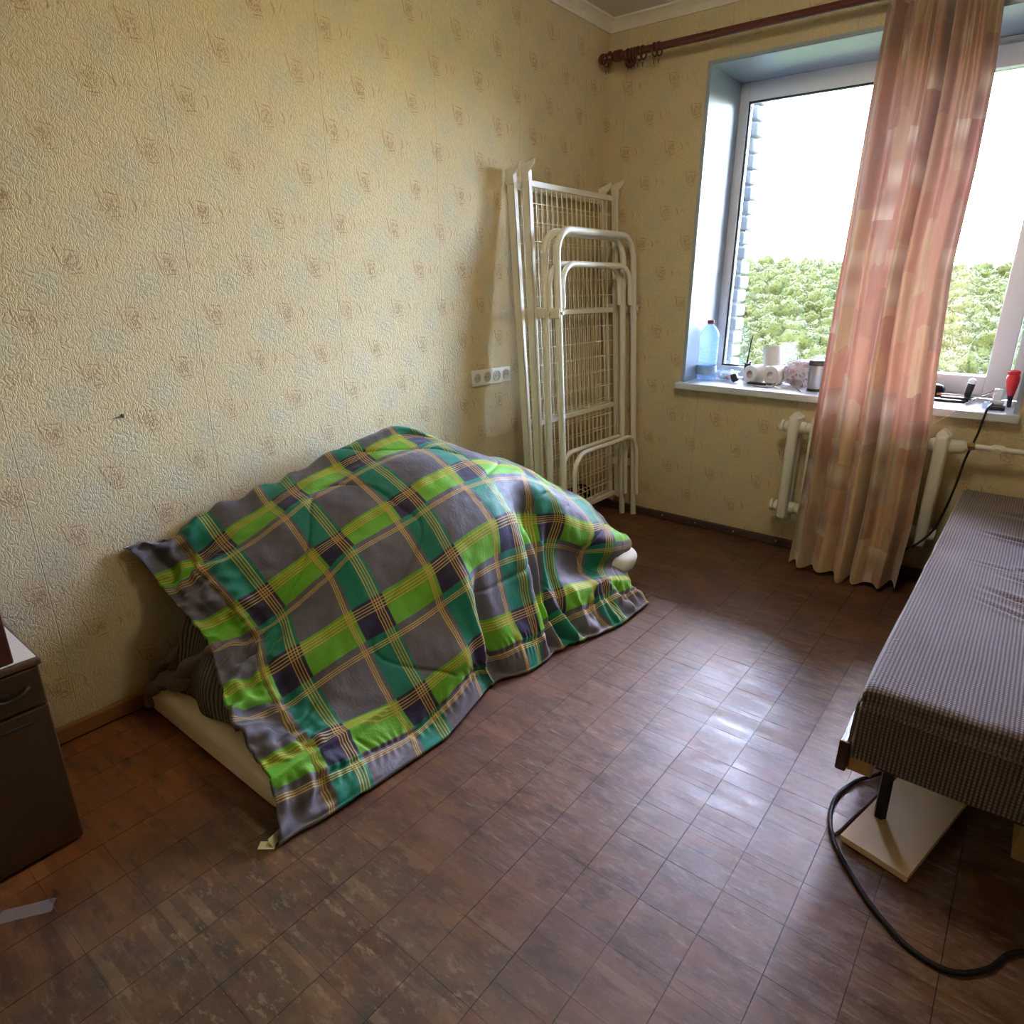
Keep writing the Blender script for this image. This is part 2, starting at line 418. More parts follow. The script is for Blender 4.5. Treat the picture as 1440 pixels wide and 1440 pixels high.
for k, (xa, xb, y0, y1, blk) in enumerate(staves):
    q = rs.randrange(5)
    g0 = .0009 if not blk else .0012
    if k in single and xb - xa > .134:
        o = bpy.data.objects.new('parquet_stave', uniq[q]); C.objects.link(o); o.parent = fl; o.location = ((xa+xb)/2, (y0+y1)/2 + (.0004 if blk else 0), 0); o.scale = (1, .965 if blk else 1, 1)
    else:
        rest.box(xa+.0005, xb-.0005, y0+.00003+(.0007 if blk else 0), y1-.00003, -.008, -.0004+.00012*q)
rest.obj('parquet_staves', M_par, fl, kind='stuff')

# ================================================================ WINDOW
win = struct('window_1', (1.27, .3, wz0))
t = .006
# glossy plastic reveals
MB().box(wx0, wx0+t, .0, wd+.02, wz0, wz1-t).obj('reveal', M_reveal, win)
MB().box(wx1-t, wx1, .0, wd+.02, wz0, wz1-t).obj('reveal', M_reveal, win)
MB().box(wx0, wx1, .0, wd+.02, wz1-t, wz1).obj('reveal', M_reveal, win)
MB().rbox(wx0-.012, wx0+.002, -.003, .0, wz0, wz1+.012, .001, 1).obj('reveal_edge', M_reveal, win)
MB().rbox(wx0-.012, wx1+.012, -.003, .0, wz1, wz1+.012, .001, 1).obj('reveal_edge', M_reveal, win)
MB().rbox(wx1-.002, wx1+.012, -.003, .0, wz0, wz1+.012, .001, 1).obj('reveal_edge', M_reveal, win)
sill = MB().rbox(.522, 2.004, -.05, wd-.02, wz0-.034, wz0, .005, 3).obj('sill', M_sill, win)
def ringf(x0, x1, z0, z1, w, y0, y1, r=.006, wt=None, wb_=None):
    wt = wt or w; wb_ = wb_ or w
    m = MB(); m.rbox(x0, x0+w, y0, y1, z0, z1, r); m.rbox(x1-w, x1, y0, y1, z0, z1, r)
    m.rbox(x0+w-.002, x1-w+.002, y0, y1, z1-wt, z1, r); m.rbox(x0+w-.002, x1-w+.002, y0, y1, z0, z0+wb_, r); return m
fx0, fx1, fz0, fz1 = wx0+t, wx1-t, wz0, wz1-t
ringf(fx0, fx1, fz0, fz1, .045, .375, .445, wt=.085, wb_=.055).obj('window_frame', M_pvc, win, smooth=True)
MB().rbox(1.235, 1.315, .375, .445, fz0+.05, fz1-.08, .006).obj('mullion', M_pvc, win, smooth=True)
def pane(x0, x1, z0, z1, y):
    ringf(x0-.006, x1+.006, z0-.006, z1+.006, .008, y-.012, y+.012, .001).obj('gasket', M_gasket, win)
    MB().box(x0, x1, y-.002, y+.002, z0, z1).obj('pane', M_glass, win)
    MB().box(x0, x1, y+.022, y+.026, z0, z1).obj('pane', M_glass, win)
pane(.605, 1.235, .848, 2.142, .40)
sash = ringf(1.295, 1.925, .80, 2.20, .085, .352, .425, .008).obj('sash', M_pvc, win, smooth=True)
pane(1.378, 1.842, .880, 2.118, .392)
h = MB(); h.rbox(1.315, 1.345, .340, .352, 1.43, 1.50, .004); h.rbox(1.322, 1.338, .318, .334, 1.35, 1.47, .005); h.tube([(1.33, .345, 1.46), (1.33, .325, 1.46)], .008)
h.obj('handle', M_whitep, win, smooth=True)
# outside masonry: white bricks of the outer reveal, each its own
MB().box(.30, .575, .47, .60, wz0-.3, wz1+.3).obj('mortar_bed', M_mortar, wb)
rb = random.Random(11); bm_ = []
for q in range(4):
    m = MB(); m.rbox(-.125, .125, -.055, .075, -.031, .031, .012, 3); bm_.append(m.mesh('brick', M_brick, True))
for k in range(21):
    o = bpy.data.objects.new('brick', bm_[k % 4]); C.objects.link(o); o.parent = wb
    o.location = (.487 + rb.uniform(-.004, .004) + (.004 if k % 2 else 0), .545 + rb.uniform(-.002, .002), .76 + .0755*k); o.rotation_euler = (0, rb.uniform(-.015, .015), rb.uniform(-.03, .03))
for k in range(21):
    o = bpy.data.objects.new('brick', bm_[k % 4]); C.objects.link(o); o.parent = wb
    o.location = (2.145 + rb.uniform(-.004, .004), .545, .76 + .0755*k); o.rotation_euler = (0, rb.uniform(-.015, .015), rb.uniform(-.03, .03))
MB().rbox(.40, 2.12, .45, .62, .74, .765, .003).obj('outer_ledge', M_steel, win)

# ================================================================ SOCKETS, HOLE
sk = thing('wall_socket', 'white row of four round power sockets on the left wall beside the bed frames', 'socket', (0.0, -.942, .866))
MB().rbox(0, .010, -1.082, -.804, .828, .902, .004, 3).obj('cover_plate', M_socket, sk, smooth=True)
for k in range(4):
    yc = -1.047 + .070*k
    m = MB(); m.lathe([(.0255, .008), (.0255, .013), (.0225, .0135), (.0215, .0105), (.0215, .009)], (0, yc, .865), 28, Matrix.Rotation(PI/2, 3, 'Y'), cap=False)
    o = m.obj('socket_ring', M_socket, sk, smooth=True)
    m = MB(); m.lathe([(.0215, .0102), (.0001, .0102)], (0, yc, .865), 24, Matrix.Rotation(PI/2, 3, 'Y'), cap=False); i_ = m.obj('socket_well', M_sockin, sk)
    m = MB(); [m.lathe([(.0028, .0104), (.0028, .0110)], (0, yc+s*.0095, .865), 10, Matrix.Rotation(PI/2, 3, 'Y')) for s in (-1, 1)]
    m.obj('pin_hole', M_black, i_)
m = MB(); m.lathe([(.0058, 0), (.0050, .004), (.002, .006)], (0, -2.573, .918), 10, Matrix.Rotation(PI/2, 3, 'Y')); m.tube([(.004, -2.575, .918), (.006, -2.60, .915)], [.0022, .001], 6)
tag(m.obj('wall_plug', plain('dark_olive_plug', (.05, .05, .02), .8)), 'small dark plug stuck in the left wall above the quilt', 'plug')
# ================================================================ QUILT
CTL=[(-1.8,-2.5,0.017,-2.639,0.534),(-1.8,-2,0.060,-2.585,0.420),(-1.8,-1,0.280,-2.588,0.335),(-1.8,0,0.494,-2.641,0.237),(-1.8,0.5,0.607,-2.675,0.201),(-1.8,1,0.700,-2.671,0.120),(-1.8,1.383,0.788,-2.693,0.086),(-1.8,1.65,0.840,-2.731,0.008),(-1.348,-2,0.100,-2.481,0.460),(-1.348,-1.617,0.193,-2.508,0.461),(-1.348,-1,0.305,-2.478,0.358),(-1.348,-0.617,0.376,-2.467,0.292),(-1.348,0,0.508,-2.530,0.246),(-1.348,0.383,0.576,-2.534,0.159),(-1.348,1,0.724,-2.552,0.123),(-1.348,1.383,0.802,-2.568,0.066),(-1.348,1.65,0.856,-2.588,0.012),(-1,-2.5,0.020,-2.404,0.575),(-1,-2,0.124,-2.402,0.509),(-1,-1.617,0.218,-2.417,0.496),(-1,-1,0.328,-2.395,0.391),(-1,-0.617,0.402,-2.391,0.330),(-1,0,0.531,-2.445,0.273),(-1,0.383,0.599,-2.447,0.189),(-1,1,0.732,-2.463,0.116),(-1,1.383,0.814,-2.469,0.054),(-1,1.65,0.866,-2.486,0.017),(-0.348,-2.5,0.044,-2.220,0.617),(-0.348,-2,0.160,-2.244,0.585),(-0.348,-1.617,0.255,-2.252,0.569),(-0.348,-1,0.366,-2.243,0.469),(-0.348,-0.617,0.452,-2.243,0.422),(-0.348,0,0.570,-2.277,0.327),(-0.348,0.383,0.640,-2.279,0.243),(-0.348,1,0.762,-2.286,0.107),(-0.348,1.383,0.822,-2.277,0.032),(-0.348,1.65,0.877,-2.301,0.008),(0,-2.4,0.072,-2.132,0.637),(0,-2,0.169,-2.156,0.617),(0,-1.617,0.263,-2.174,0.607),(0,-1,0.386,-2.155,0.501),(0,-0.617,0.477,-2.175,0.480),(0,0,0.597,-2.186,0.354),(0,0.383,0.666,-2.191,0.266),(0,1,0.786,-2.197,0.132),(0,1.383,0.824,-2.182,0.049),(0,1.65,0.880,-2.193,0.017),(0.652,-2.3,0.125,-1.976,0.702),(0.652,-2,0.194,-1.992,0.668),(0.652,-1.617,0.293,-2.008,0.660),(0.652,-1,0.431,-1.991,0.575),(0.652,-0.617,0.518,-2.008,0.532),(0.652,0,0.637,-2.009,0.407),(0.652,0.383,0.696,-2.020,0.311),(0.652,1,0.809,-2.026,0.180),(0.652,1.383,0.815,-2.005,0.099),(0.652,1.65,0.840,-1.993,0.029),(1,-2.3,0.158,-1.887,0.734),(1,-2,0.223,-1.908,0.706),(1,-1.617,0.310,-1.927,0.684),(1,-1,0.454,-1.906,0.607),(1,-0.617,0.544,-1.923,0.572),(1,0,0.657,-1.924,0.445),(1,0.383,0.733,-1.926,0.359),(1,1,0.778,-1.934,0.198),(1,1.383,0.800,-1.932,0.077),(1,1.65,0.811,-1.909,0.015),(1.652,-2.2,0.196,-1.743,0.757),(1.652,-2,0.240,-1.751,0.733),(1.652,-1.617,0.338,-1.739,0.708),(1.652,-1,0.482,-1.737,0.656),(1.652,-0.617,0.565,-1.751,0.610),(1.652,0,0.677,-1.739,0.495),(1.652,0.383,0.712,-1.760,0.371),(1.652,1,0.774,-1.769,0.187),(1.652,1.383,0.823,-1.758,0.090),(1.652,1.65,0.859,-1.764,0.017),(2,-2.15,0.257,-1.676,0.759),(2,-2,0.260,-1.651,0.733),(2,-1.617,0.343,-1.643,0.708),(2,-1,0.477,-1.634,0.659),(2,-0.617,0.572,-1.639,0.611),(2,0,0.671,-1.634,0.492),(2,0.383,0.724,-1.654,0.368),(2,1,0.786,-1.677,0.183),(2,1.383,0.828,-1.688,0.080),(2,1.65,0.862,-1.706,0.012),(2.652,-1.617,0.380,-1.470,0.646),(2.652,-1,0.508,-1.398,0.598),(2.652,-0.617,0.572,-1.431,0.571),(2.652,0,0.624,-1.444,0.422),(2.652,0.383,0.666,-1.474,0.320),(2.652,1,0.732,-1.524,0.159),(2.652,1.383,0.795,-1.558,0.086),(2.652,1.65,0.864,-1.567,0.011),(3,-1,0.499,-1.313,0.566),(3,-0.617,0.602,-1.329,0.530),(3,0,0.677,-1.338,0.413),(3,0.383,0.667,-1.378,0.310),(3,1,0.758,-1.436,0.150),(3,1.383,0.819,-1.472,0.085),(3,1.65,0.890,-1.474,0.014),(3.652,-1,0.520,-1.145,0.471),(3.652,-0.617,0.606,-1.169,0.444),(3.652,0,0.694,-1.153,0.325),(3.652,0.383,0.694,-1.194,0.230),(3.652,1,0.794,-1.270,0.136),(3.652,1.383,0.847,-1.329,0.075),(3.652,1.65,0.929,-1.330,0.010),(4,-0.7,0.536,-0.984,0.380),(4,0,0.703,-1.059,0.299),(4,0.383,0.767,-1.100,0.222),(4,1,0.801,-1.181,0.124),(4,1.383,0.864,-1.238,0.085),(4,1.65,0.943,-1.233,0.014),(4.65,-0.5,0.570,-0.876,0.298),(4.65,0,0.691,-0.898,0.216),(4.65,0.383,0.780,-0.926,0.192),(4.65,1,0.828,-1.011,0.077),(4.65,1.65,0.942,-1.045,0.014)]
# rows of the quilt that slump behind the crest, towards the wall
CTL += [(-1.8,-2.9,.012,-2.66,.50),(-1,-2.9,.015,-2.40,.52),(0,-2.9,.03,-2.10,.56),(1,-2.75,.08,-1.86,.66),(1,-3.2,.03,-1.84,.55),
 (2,-2.6,.14,-1.66,.73),(2,-3.1,.03,-1.64,.62),(2.652,-2.2,.25,-1.48,.645),(2.652,-2.8,.08,-1.46,.60),(3,-1.6,.37,-1.32,.60),(3,-2.3,.19,-1.30,.57),(3,-3,.04,-1.28,.50),
 (3.652,-1.6,.36,-1.13,.48),(3.652,-2.3,.19,-1.12,.45),(3.652,-3,.05,-1.1,.40),(4,-1.5,.33,-.98,.40),(4,-2.3,.16,-.97,.36),(4.65,-1.2,.40,-.85,.30),(4.65,-2.2,.16,-.82,.27),(4.65,-3,.04,-.82,.24)]
_c = np.array(CTL)
def tps_fit(uv, val, lam=2e-4):
    n = len(uv); d = np.linalg.norm(uv[:, None]-uv[None], axis=2); K = np.where(d > 0, d*d*np.log(d+1e-12), 0) + lam*np.eye(n)
    P = np.hstack([np.ones((n, 1)), uv]); A = np.block([[K, P], [P.T, np.zeros((3, 3))]])
    return np.linalg.solve(A, np.vstack([val, np.zeros((3, val.shape[1]))]))
_w = tps_fit(_c[:, :2], _c[:, 2:])
def tps_eval(q):
    out = np.zeros((len(q), 3))
    for s in range(0, len(q), 4000):
        qq = q[s:s+4000]; d = np.linalg.norm(qq[:, None]-_c[None, :, :2], axis=2)
        K = np.where(d > 0, d*d*np.log(d+1e-12), 0); out[s:s+4000] = np.hstack([K, np.ones((len(qq), 1)), qq]) @ _w
    return out
U0, U1, V0, V1 = -1.8, 4.66, -2.9, 1.66
def v_top(u): return -2.60 - .45*np.clip((u+.2)/1.4, 0, 1)
def quilt_surface(nu, nv):
    uu = np.linspace(U0, U1, nu); vv = np.linspace(V0, V1, nv); Ug, Vg = np.meshgrid(uu, vv); vt = v_top(Ug); Vg = vt + (Vg-V0)/(V1-V0)*(V1-vt)
    return Ug, Vg, tps_eval(np.stack([Ug.ravel(), Vg.ravel()], 1)).reshape(nv, nu, 3)
def normals(P):
    du = np.gradient(P, axis=1); dv = np.gradient(P, axis=0); n = np.cross(du, dv); n /= np.linalg.norm(n, axis=2)[..., None]+1e-9
    if (n[..., 0]+n[..., 2]).mean() < 0: n = -n
    return n
def sm(a, b, x):
    t = np.clip((x-a)/(b-a), 0, 1); return t*t*(3-2*t)
def bump_(x, c, w): return np.exp(-((x-c)/w)**2)
NU, NV = 420, 300
Ug, Vg, P = quilt_surface(NU, NV)
N_ = normals(P)
nz = lambda sx, sy, k: np.array([[noise.noise(Vector((Ug[j, i]*sx, Vg[j, i]*sy, k))) for i in range(0, NU)] for j in range(0, NV)])
n1 = nz(1.1, 1.1, 1.3); n2 = nz(2.6, 2.6, 4.1); n3 = nz(7, 7, 8.0)
D = n1*.008 + n2*.006 + n3*.0025
# long gathers running down from the crest between the hump and the far end
gv = sm(-.5, .6, Vg)
warp = .10*n1 + .05*np.sin(Vg*2.1)
uw = Ug + warp - .12*(Vg-.5)
D += gv*sm(-.2, .9, Vg)*(-.038*bump_(Ug+warp*.5, 1.22, .12) + .018*bump_(Ug+warp*.5, .98, .10))*1.0
D += gv*(.022*bump_(uw, 2.10, .13) - .040*bump_(uw, 2.36, .09) + .018*bump_(uw, 2.52, .07) - .034*bump_(uw, 2.66, .07) + .016*bump_(uw, 2.82, .08) - .020*bump_(uw, 3.0, .10))
# pocket under the crest
D += -.030*bump_(Ug, 2.5, .16)*bump_(Vg, -.12, .30)
# rolled edge at the far end: bulge over the mattress, tuck below it
far = sm(2.9, 3.4, Ug)
D += far*(.022*bump_(Vg, .18, .25) - .040*bump_(Vg, .66, .20) + .012*bump_(Vg, 1.05, .15))
# ripples near the far hem
D += sm(2.2, 3.0, Ug)*sm(.8, 1.3, Vg)*(.010*np.sin(Ug*17+n1*6) + .006*np.sin(Ug*31+n2*7))
# crumples at the upper left corner
cl = sm(-.9, -1.5, Ug)*1.0
D += cl*(.010*np.sin(Vg*9+Ug*5+n1*8) + .008*n3*3)
D += sm(-2.0, -2.5, Vg)*sm(1.2, .2, Ug)*.007*np.sin(Ug*11 + Vg*6 + n1*7)
# quilting: loops sewn through the filling and a straight seam round the border
w1 = Ug*.78 + .42*np.sin(Vg*2.3+.4) + .12*np.sin(Vg*5.1); w2 = Vg*.80 + .42*np.sin(Ug*2.2+1.1) + .10*np.sin(Ug*4.7)
d1 = np.abs((w1+.18) % 1.0 - .5); d2 = np.abs((w2+.36) % 1.0 - .5)
gate = (np.sin(Ug*1.9+Vg*1.3+.6) > -.15)
gt = sm(-.75, .45, np.sin(Ug*1.9+Vg*1.3+.6)); dd = d1*gt + d2*(1-gt)
seam = bump_(dd, 0, .020)
edge_v = bump_(Vg, 1.33, .022); edge_u = bump_(Ug, -1.38, .022); edge_u2 = bump_(Ug, 4.3, .022)
inside = (Vg < 1.33) & (Ug > -1.38) & (Ug < 4.3)
seam = seam*inside
puff = np.where(inside, np.minimum(dd/.5, 1)**.5, .4)
D += .008*puff - .005*seam - .006*np.maximum(edge_v*(Ug > -1.4), np.maximum(edge_u, edge_u2)*(Vg < 1.35))
# puckers beside the border seam
D += .0022*np.sin(Ug*52+n2*12)*bump_(Vg, 1.30, .09) + .0018*np.sin(Ug*70+n2*5)*bump_(Vg, 1.42, .06) + .002*np.sin(Vg*52+n2*9)*bump_(Ug, -1.40, .10)
hem = sm(1.66, 1.58, Vg)
P = P + N_*(D*(.25+.75*hem))[..., None]
P[..., 0] = np.maximum(P[..., 0], .020); P[..., 2] = np.maximum(P[..., 2], .019)
over = sm(.775, .755, P[..., 0])*sm(-2.72, -2.69, P[..., 1])*sm(-.80, -.86, P[..., 1]); P[..., 2] = np.maximum(P[..., 2], .019+.104*over)
vs = P.reshape(-1, 3); fs = [(j*NU+i, j*NU+i+1, (j+1)*NU+i+1, (j+1)*NU+i) for j in range(NV-1) for i in range(NU-1)]
me = bpy.data.meshes.new('quilt'); me.from_pydata([tuple(q) for q in vs], [], fs)
uvl = me.uv_layers.new(name='UVMap'); li = np.zeros(len(me.loops), dtype=np.int32); me.loops.foreach_get('vertex_index', li)
uvf = np.stack([Ug.ravel(), Vg.ravel()], 1)[li].astype(np.float32); uvl.data.foreach_set('uv', uvf.ravel())
for p_ in me.polygons: p_.use_smooth = True
nrm = Vector((0, 0, 0)); k_ = len(me.polygons)//2
if me.polygons[k_].normal.z < 0: me.flip_normals()
def plaid():
    m = Mat('plaid_cotton', .58, spec=.28); u, v, _ = m.xyz('uv')
    fu = u.fract(); fv = v.fract()
    teal = fu.above(.72, .006).max(fu.below(.09, .006)); lime = fv.below(.285, .006).max(fv.above(.915, .006))
    c = m.mix(teal, (.122, .113, .138), (.004, .19, .125))
    lc = m.mix(teal, (.13, .40, .015), (.024, .018, .062))
    c = m.mix(lime, c, lc)
    qu = ((u + .5).fract() - .5).abs(); qv = ((v + .5).fract() - .5).abs()
    tu = ((u + .5 - .652).fract() - .5).abs(); tv = ((v + .5 - .383).fract() - .5).abs()
    bu, bv = qu.below(.062, .006), qv.below(.062, .006)
    c = m.mix(bv*lime*(X(m.nt, 1.0) - teal)*.55, c, (.24, .30, .006)); c = m.mix(bu*(X(m.nt, 1.0) - lime)*.35, c, (.07, .20, .03))
    c = m.mix(bu*lime*.4, c, (.08, .035, .02)); c = m.mix(tu.below(.045, .006)*.25, c, (.25, .17, .06))
    w, s = .0044, .0026
    L = qu - .0155
    lu = (qu - .0155).abs().below(w, s).max((qu - .046).abs().below(w, s)); lv = (qv - .0155).abs().below(w, s).max((qv - .046).abs().below(w, s))
    l3 = tu.below(w, s).max((tu - .022).abs().below(w, s)); l4 = tv.below(w, s).max((tv - .022).abs().below(w, s))
    lines = lu.max(lv).max(l3).max(l4)
    c = m.mix(lines*.85, c, (.66, .44, .08))
    wv = m.noise(m.vec(u*1.0, v, 0.0), 3, 4)
    c = m.mix(wv.above(.5, .25)*.12, c, (.12, .13, .14))
    m.set('Base Color', c); m.set('Sheen Weight', .22); m.set('Sheen Roughness', .4)
    wr = m.noise(m.vec(u*2.6, v*1.6, 0.0), 6, 5, .6, 1.2); wr2 = m.noise(m.vec(u*14.0, v*9.0, 3.0), 2, 4)
    m.bump(wr*1.0 + wr2*.25, .30, .006)
    return m.m
M_plaid = plaid(); me.materials.append(M_plaid)
qo = bpy.data.objects.new('quilt', me); C.objects.link(qo)
so = qo.modifiers.new('thick', 'SOLIDIFY'); so.thickness = .010; so.offset = -1
tag(qo, 'green, grey and teal plaid quilt heaped over the floor mattress', 'quilt')
# paper tag at the near corner
m = MB(); m.rbox(-.018, .022, -.012, .012, 0, .0012, .0003, 1, Matrix.Translation((.812, -2.745, .001)) @ Matrix.Rotation(.7, 4, 'Z'))
m.rbox(-.010, .012, -.02, .02, 0, .0012, .0003, 1, Matrix.Translation((.818, -2.722, .012)) @ Matrix.Rotation(.2, 4, 'Z') @ Matrix.Rotation(.9, 4, 'Y'))
tg = m.obj('care_tag', plain('pale_tag', (.72, .72, .50), .7), None); tg.parent = qo

# ================================================================ MATTRESS, BLANKET UNDER THE QUILT
mt = MB().rbox(.04, .752, -2.675, -.88, .0, .103, .030, 5).obj('floor_mattress', M_matt, smooth='all')
tag(mt, 'thin cream mattress lying on the parquet beneath the plaid quilt', 'mattress')
pl_ = MB()
def pil(u, v):
    a = (u-.5)*2; b_ = (v-.5)*2; e = (1-abs(a)**3.5)*(1-abs(b_)**3.5); return Vector((.62+a*.165, -1.07+b_*.155, .16+.055*max(e, 0)**.55))
def pil2(u, v):
    q = pil(u, v); q.z = .16-(q.z-.16); return q
pl_.grid(pil, 24, 24); pl_.grid(pil2, 24, 24)
bm = bmesh.new(); bmesh.ops.create_icosphere(bm, subdivisions=4, radius=1)
for q in bm.verts:
    p0 = q.co.copy(); k = 1 + .06*noise.noise(p0*2.2); f_ = lambda a: math.copysign(abs(a)**.75, a)
    q.co = Vector((f_(p0.x)*.125, f_(p0.y)*.105, f_(p0.z)*.062))*k
me_ = bpy.data.meshes.new('pillow'); bm.to_mesh(me_); bm.free(); me_.materials.append(plain('white_pillow_cloth', (.80, .80, .78), .9, .03, 20))
for p_ in me_.polygons: p_.use_smooth = True
o = bpy.data.objects.new('pillow', me_); o.location = (.690, -.965, .130); C.objects.link(o)
tag(o, 'white pillow peeking out from under the far end of the plaid quilt', 'pillow')
def ribbed():
    m = Mat('ribbed_taupe_knit', .95, spec=.2); x, y, z = m.xyz('pos')
    r = ((x*520.0 + z*60.0 + m.noise(m.vec(x, y, z), 9, 3)*10.0).sin()*.5 + .5)
    m.set('Base Color', m.mix(r, (.050, .040, .030), (.20, .175, .125))); m.bump(r, .5, .003); return m.m
M_rib = ribbed(); M_taupe = plain('taupe_fabric', (.17, .125, .095), .95, .12, 25)
Uh, Vh, Ph = quilt_surface(70, 50)
Nh = normals(Ph); Ph = Ph - Nh*(.055 + .02*np.clip((Uh-2.0), 0, 1)[..., None]*1.0)
sel_u = [i for i in range(70) if -1.15 < Uh[0, i] < 4.35]; sel_v = [j for j in range(50) if -2.5 < Vh[j, 0] < .55]
nu_, nv_ = len(sel_u), len(sel_v); topv = []; botv = []
for j in sel_v:
    for i in sel_u:
        q = Ph[j, i]; z = max(q[2], .112); topv.append((max(q[0], .03), min(q[1], -.92), z)); botv.append((max(q[0], .03), min(q[1], -.92), .106))
m = MB(); fs = [(j*nu_+i, j*nu_+i+1, (j+1)*nu_+i+1, (j+1)*nu_+i) for j in range(nv_-1) for i in range(nu_-1)]; n0 = nu_*nv_
fs2 = [tuple(k+n0 for k in f)[::-1] for f in fs]
rim = [i for i in range(nu_)] + [j*nu_+nu_-1 for j in range(1, nv_)] + [(nv_-1)*nu_+i for i in range(nu_-2, -1, -1)] + [j*nu_ for j in range(nv_-2, 0, -1)]
fs3 = [(rim[k], rim[(k+1) % len(rim)], rim[(k+1) % len(rim)]+n0, rim[k]+n0) for k in range(len(rim))]
m.add(topv+botv, fs+fs2+fs3)
bl = m.obj('blanket', M_rib, smooth='all')
tag(bl, 'brown ribbed blanket bunched on the mattress against the wall, under the quilt', 'blanket')
# rolled end of the blanket showing at the open side
m = MB()
def roll(path, r, seed, sq=.8):
    p_ = smooth_path(path, 8); N = len(p_); rr = [r*(.75+.25*math.sin(i*.55+seed))*(.35+.65*math.sin(PI*min(1, max(.0, (i+1)/(N+1))))**.5) for i in range(N)]; m.tube(p_, rr, 14)
roll([(.36, -2.575, .30), (.28, -2.60, .24), (.20, -2.62, .17), (.12, -2.64, .12), (.075, -2.665, .055), (.07, -2.69, .03)], .030, 1)
roll([(.30, -2.60, .19), (.20, -2.63, .14), (.13, -2.66, .125), (.09, -2.69, .08)], .026, 3)
roll([(.22, -2.60, .27), (.14, -2.61, .20), (.06, -2.63, .14), (.045, -2.66, .07)], .024, 5)
cr_ = m.obj('rolled_edge', M_taupe, bl, smooth='all')
m = MB()
def ribf(u, v):
    x = .20 + u*.30; top = .40 - (x-.1)*.45; z = .108 + v*max(.03, top-.118); return Vector((x, -2.655 + .055*v + .012*math.sin(u*9) + .02*(1-math.sin(v*PI)), z))
m.grid(ribf, 40, 16); o = m.obj('blanket_side', M_rib, bl, smooth='all'); q = o.modifiers.new('t', 'SOLIDIFY'); q.thickness = .012
# ================================================================ FOLDED BED FRAMES
def hoop(yl, yr, zt, zb, a, k, r, rad, n=10):
    X_ = lambda z: a - k*z
    pts = [(X_(zb), yl, zb), (X_((zb+zt-rad)/2), yl, (zb+zt-rad)/2)]
    for i in range(n+1):
        t = PI - PI/2*i/n; z = zt-rad+rad*math.sin(t); pts.append((X_(z), yl+rad+rad*math.cos(t), z))
    for i in range(n+1):
        t = PI/2 - PI/2*i/n; z = zt-rad+rad*math.sin(t); pts.append((X_(z), yr-rad+rad*math.cos(t), z))
    pts += [(X_((zb+zt-rad)/2), yr, (zb+zt-rad)/2), (X_(zb), yr, zb)]
    return MB().tube(pts, r, 12)
def bed(label, x0, kf, yl, yr, ztop, a, ku, hl, hr, ztopU, zbU):
    t = thing('folding_bed_frame', label, 'bed frame', (x0+.15, yl, 0), 'folding bed frames leaning on the wall')
    X_ = lambda z: x0 + kf*(1.75 - z); ang = math.atan(kf)
    def at(y, z): return Matrix.Translation((X_(z), y, z)) @ Matrix.Rotation(-ang, 4, 'Y')
    Lr = (ztop-.09)/math.cos(ang)
    for y, s in ((yl, 1), (yr, -1)):
        m = MB(); M0 = at(y, .09)
        m.rbox(-.019, .019, -.019 if s > 0 else .0155, -.0155 if s > 0 else .019, 0, Lr, .001, 1, M0); m.rbox(.0155, .019, -.019 if s > 0 else -.006, .006 if s > 0 else .019, 0, Lr, .001, 1, M0)
        rl = m.obj('side_rail', M_bed, t)
        m = MB(); M1 = at(y, ztop)   # flared end cap
        pr_ = [(-.022, 0), (-.040, .040), (.062, .058), (.022, .0)]
        vs = [(dx, py, pz) for py in ((-.023, -.018) if s > 0 else (.018, .023)) for dx, pz in ((-.021, -.045), (-.023, .016), (.058, .034), (.052, .014), (.021, -.012), (.021, -.045))]
        vs = [M1 @ Vector(q) for q in vs]
        m.add(vs, [(0, 1, 2, 3, 4, 5), (11, 10, 9, 8, 7, 6)] + [(i, (i+1) % 6, 6+(i+1) % 6, 6+i) for i in range(6)])
        m.obj('end_cap', M_bed, rl)
    for z, hh in ((ztop-.05, .026), (1.145, .024), (.636, .024), (.12, .024)):
        m = MB(); m.rbox(-.010, .006, yl+.018-yl, yr-.018-yl, -hh/2, hh/2, .002, 1, at(yl, z)); m.obj('cross_bar', M_bed, t)
    m = MB()
    nvw = 17
    for i in range(1, nvw):
        y = yl+.02 + (yr-yl-.04)*i/nvw; m.tube([(X_(.12)-.004, y, .12), (X_(ztop-.05)-.004, y, ztop-.05)], .0021, 4, False)
    nh = 20
    for i in range(1, nh):
        z = .12 + (ztop-.17)*i/nh; m.tube([(X_(z)-.001, yl+.015, z), (X_(z)-.001, yr-.015, z)], .0019, 4, False)
    m.obj('wire_mesh', M_wire, t, kind='stuff')
    lg = hoop(hl, hr, ztopU, zbU, a, ku, .0165, .11).obj('leg_hoop', M_bed, t, smooth=True)
    hoop(hl+.036, hr-.036, 1.365, 1.17, a, ku, .0135, .10).obj('inner_hoop', M_bed, t, smooth=True)
    hoop(hl+.05, hr-.02, .478, .13, a+.032, ku, .012, .11).obj('lower_hoop', M_bed, t, smooth=True)
    for y, s in ((hl, -1), (hr, 1)):
        for z in (1.15, .30):
            m = MB(); xm = a-ku*z
            m.rbox(min(X_(z), xm)-.0, max(X_(z), xm)+.018, y-.004+s*.020, y+.004+s*.020, z-.022, z+.022, .002, 1)
            m.tube([(xm+.018, y, z), (xm+.026, y, z)], .008, 8); m.obj('hinge_bracket', M_bed, lg)
    return t
bed('cream metal folding bed frame with wire mesh, leaning directly on the left wall', .030, .088, -.82, -.078, 1.735, .262, .06, -.775, -.062, 1.50, .0)
bed('cream metal folding bed frame with wire mesh, outer one of the pair in the corner', .095, .072, -.795, -.060, 1.745, .322, .068, -.742, -.036, 1.51, .0)
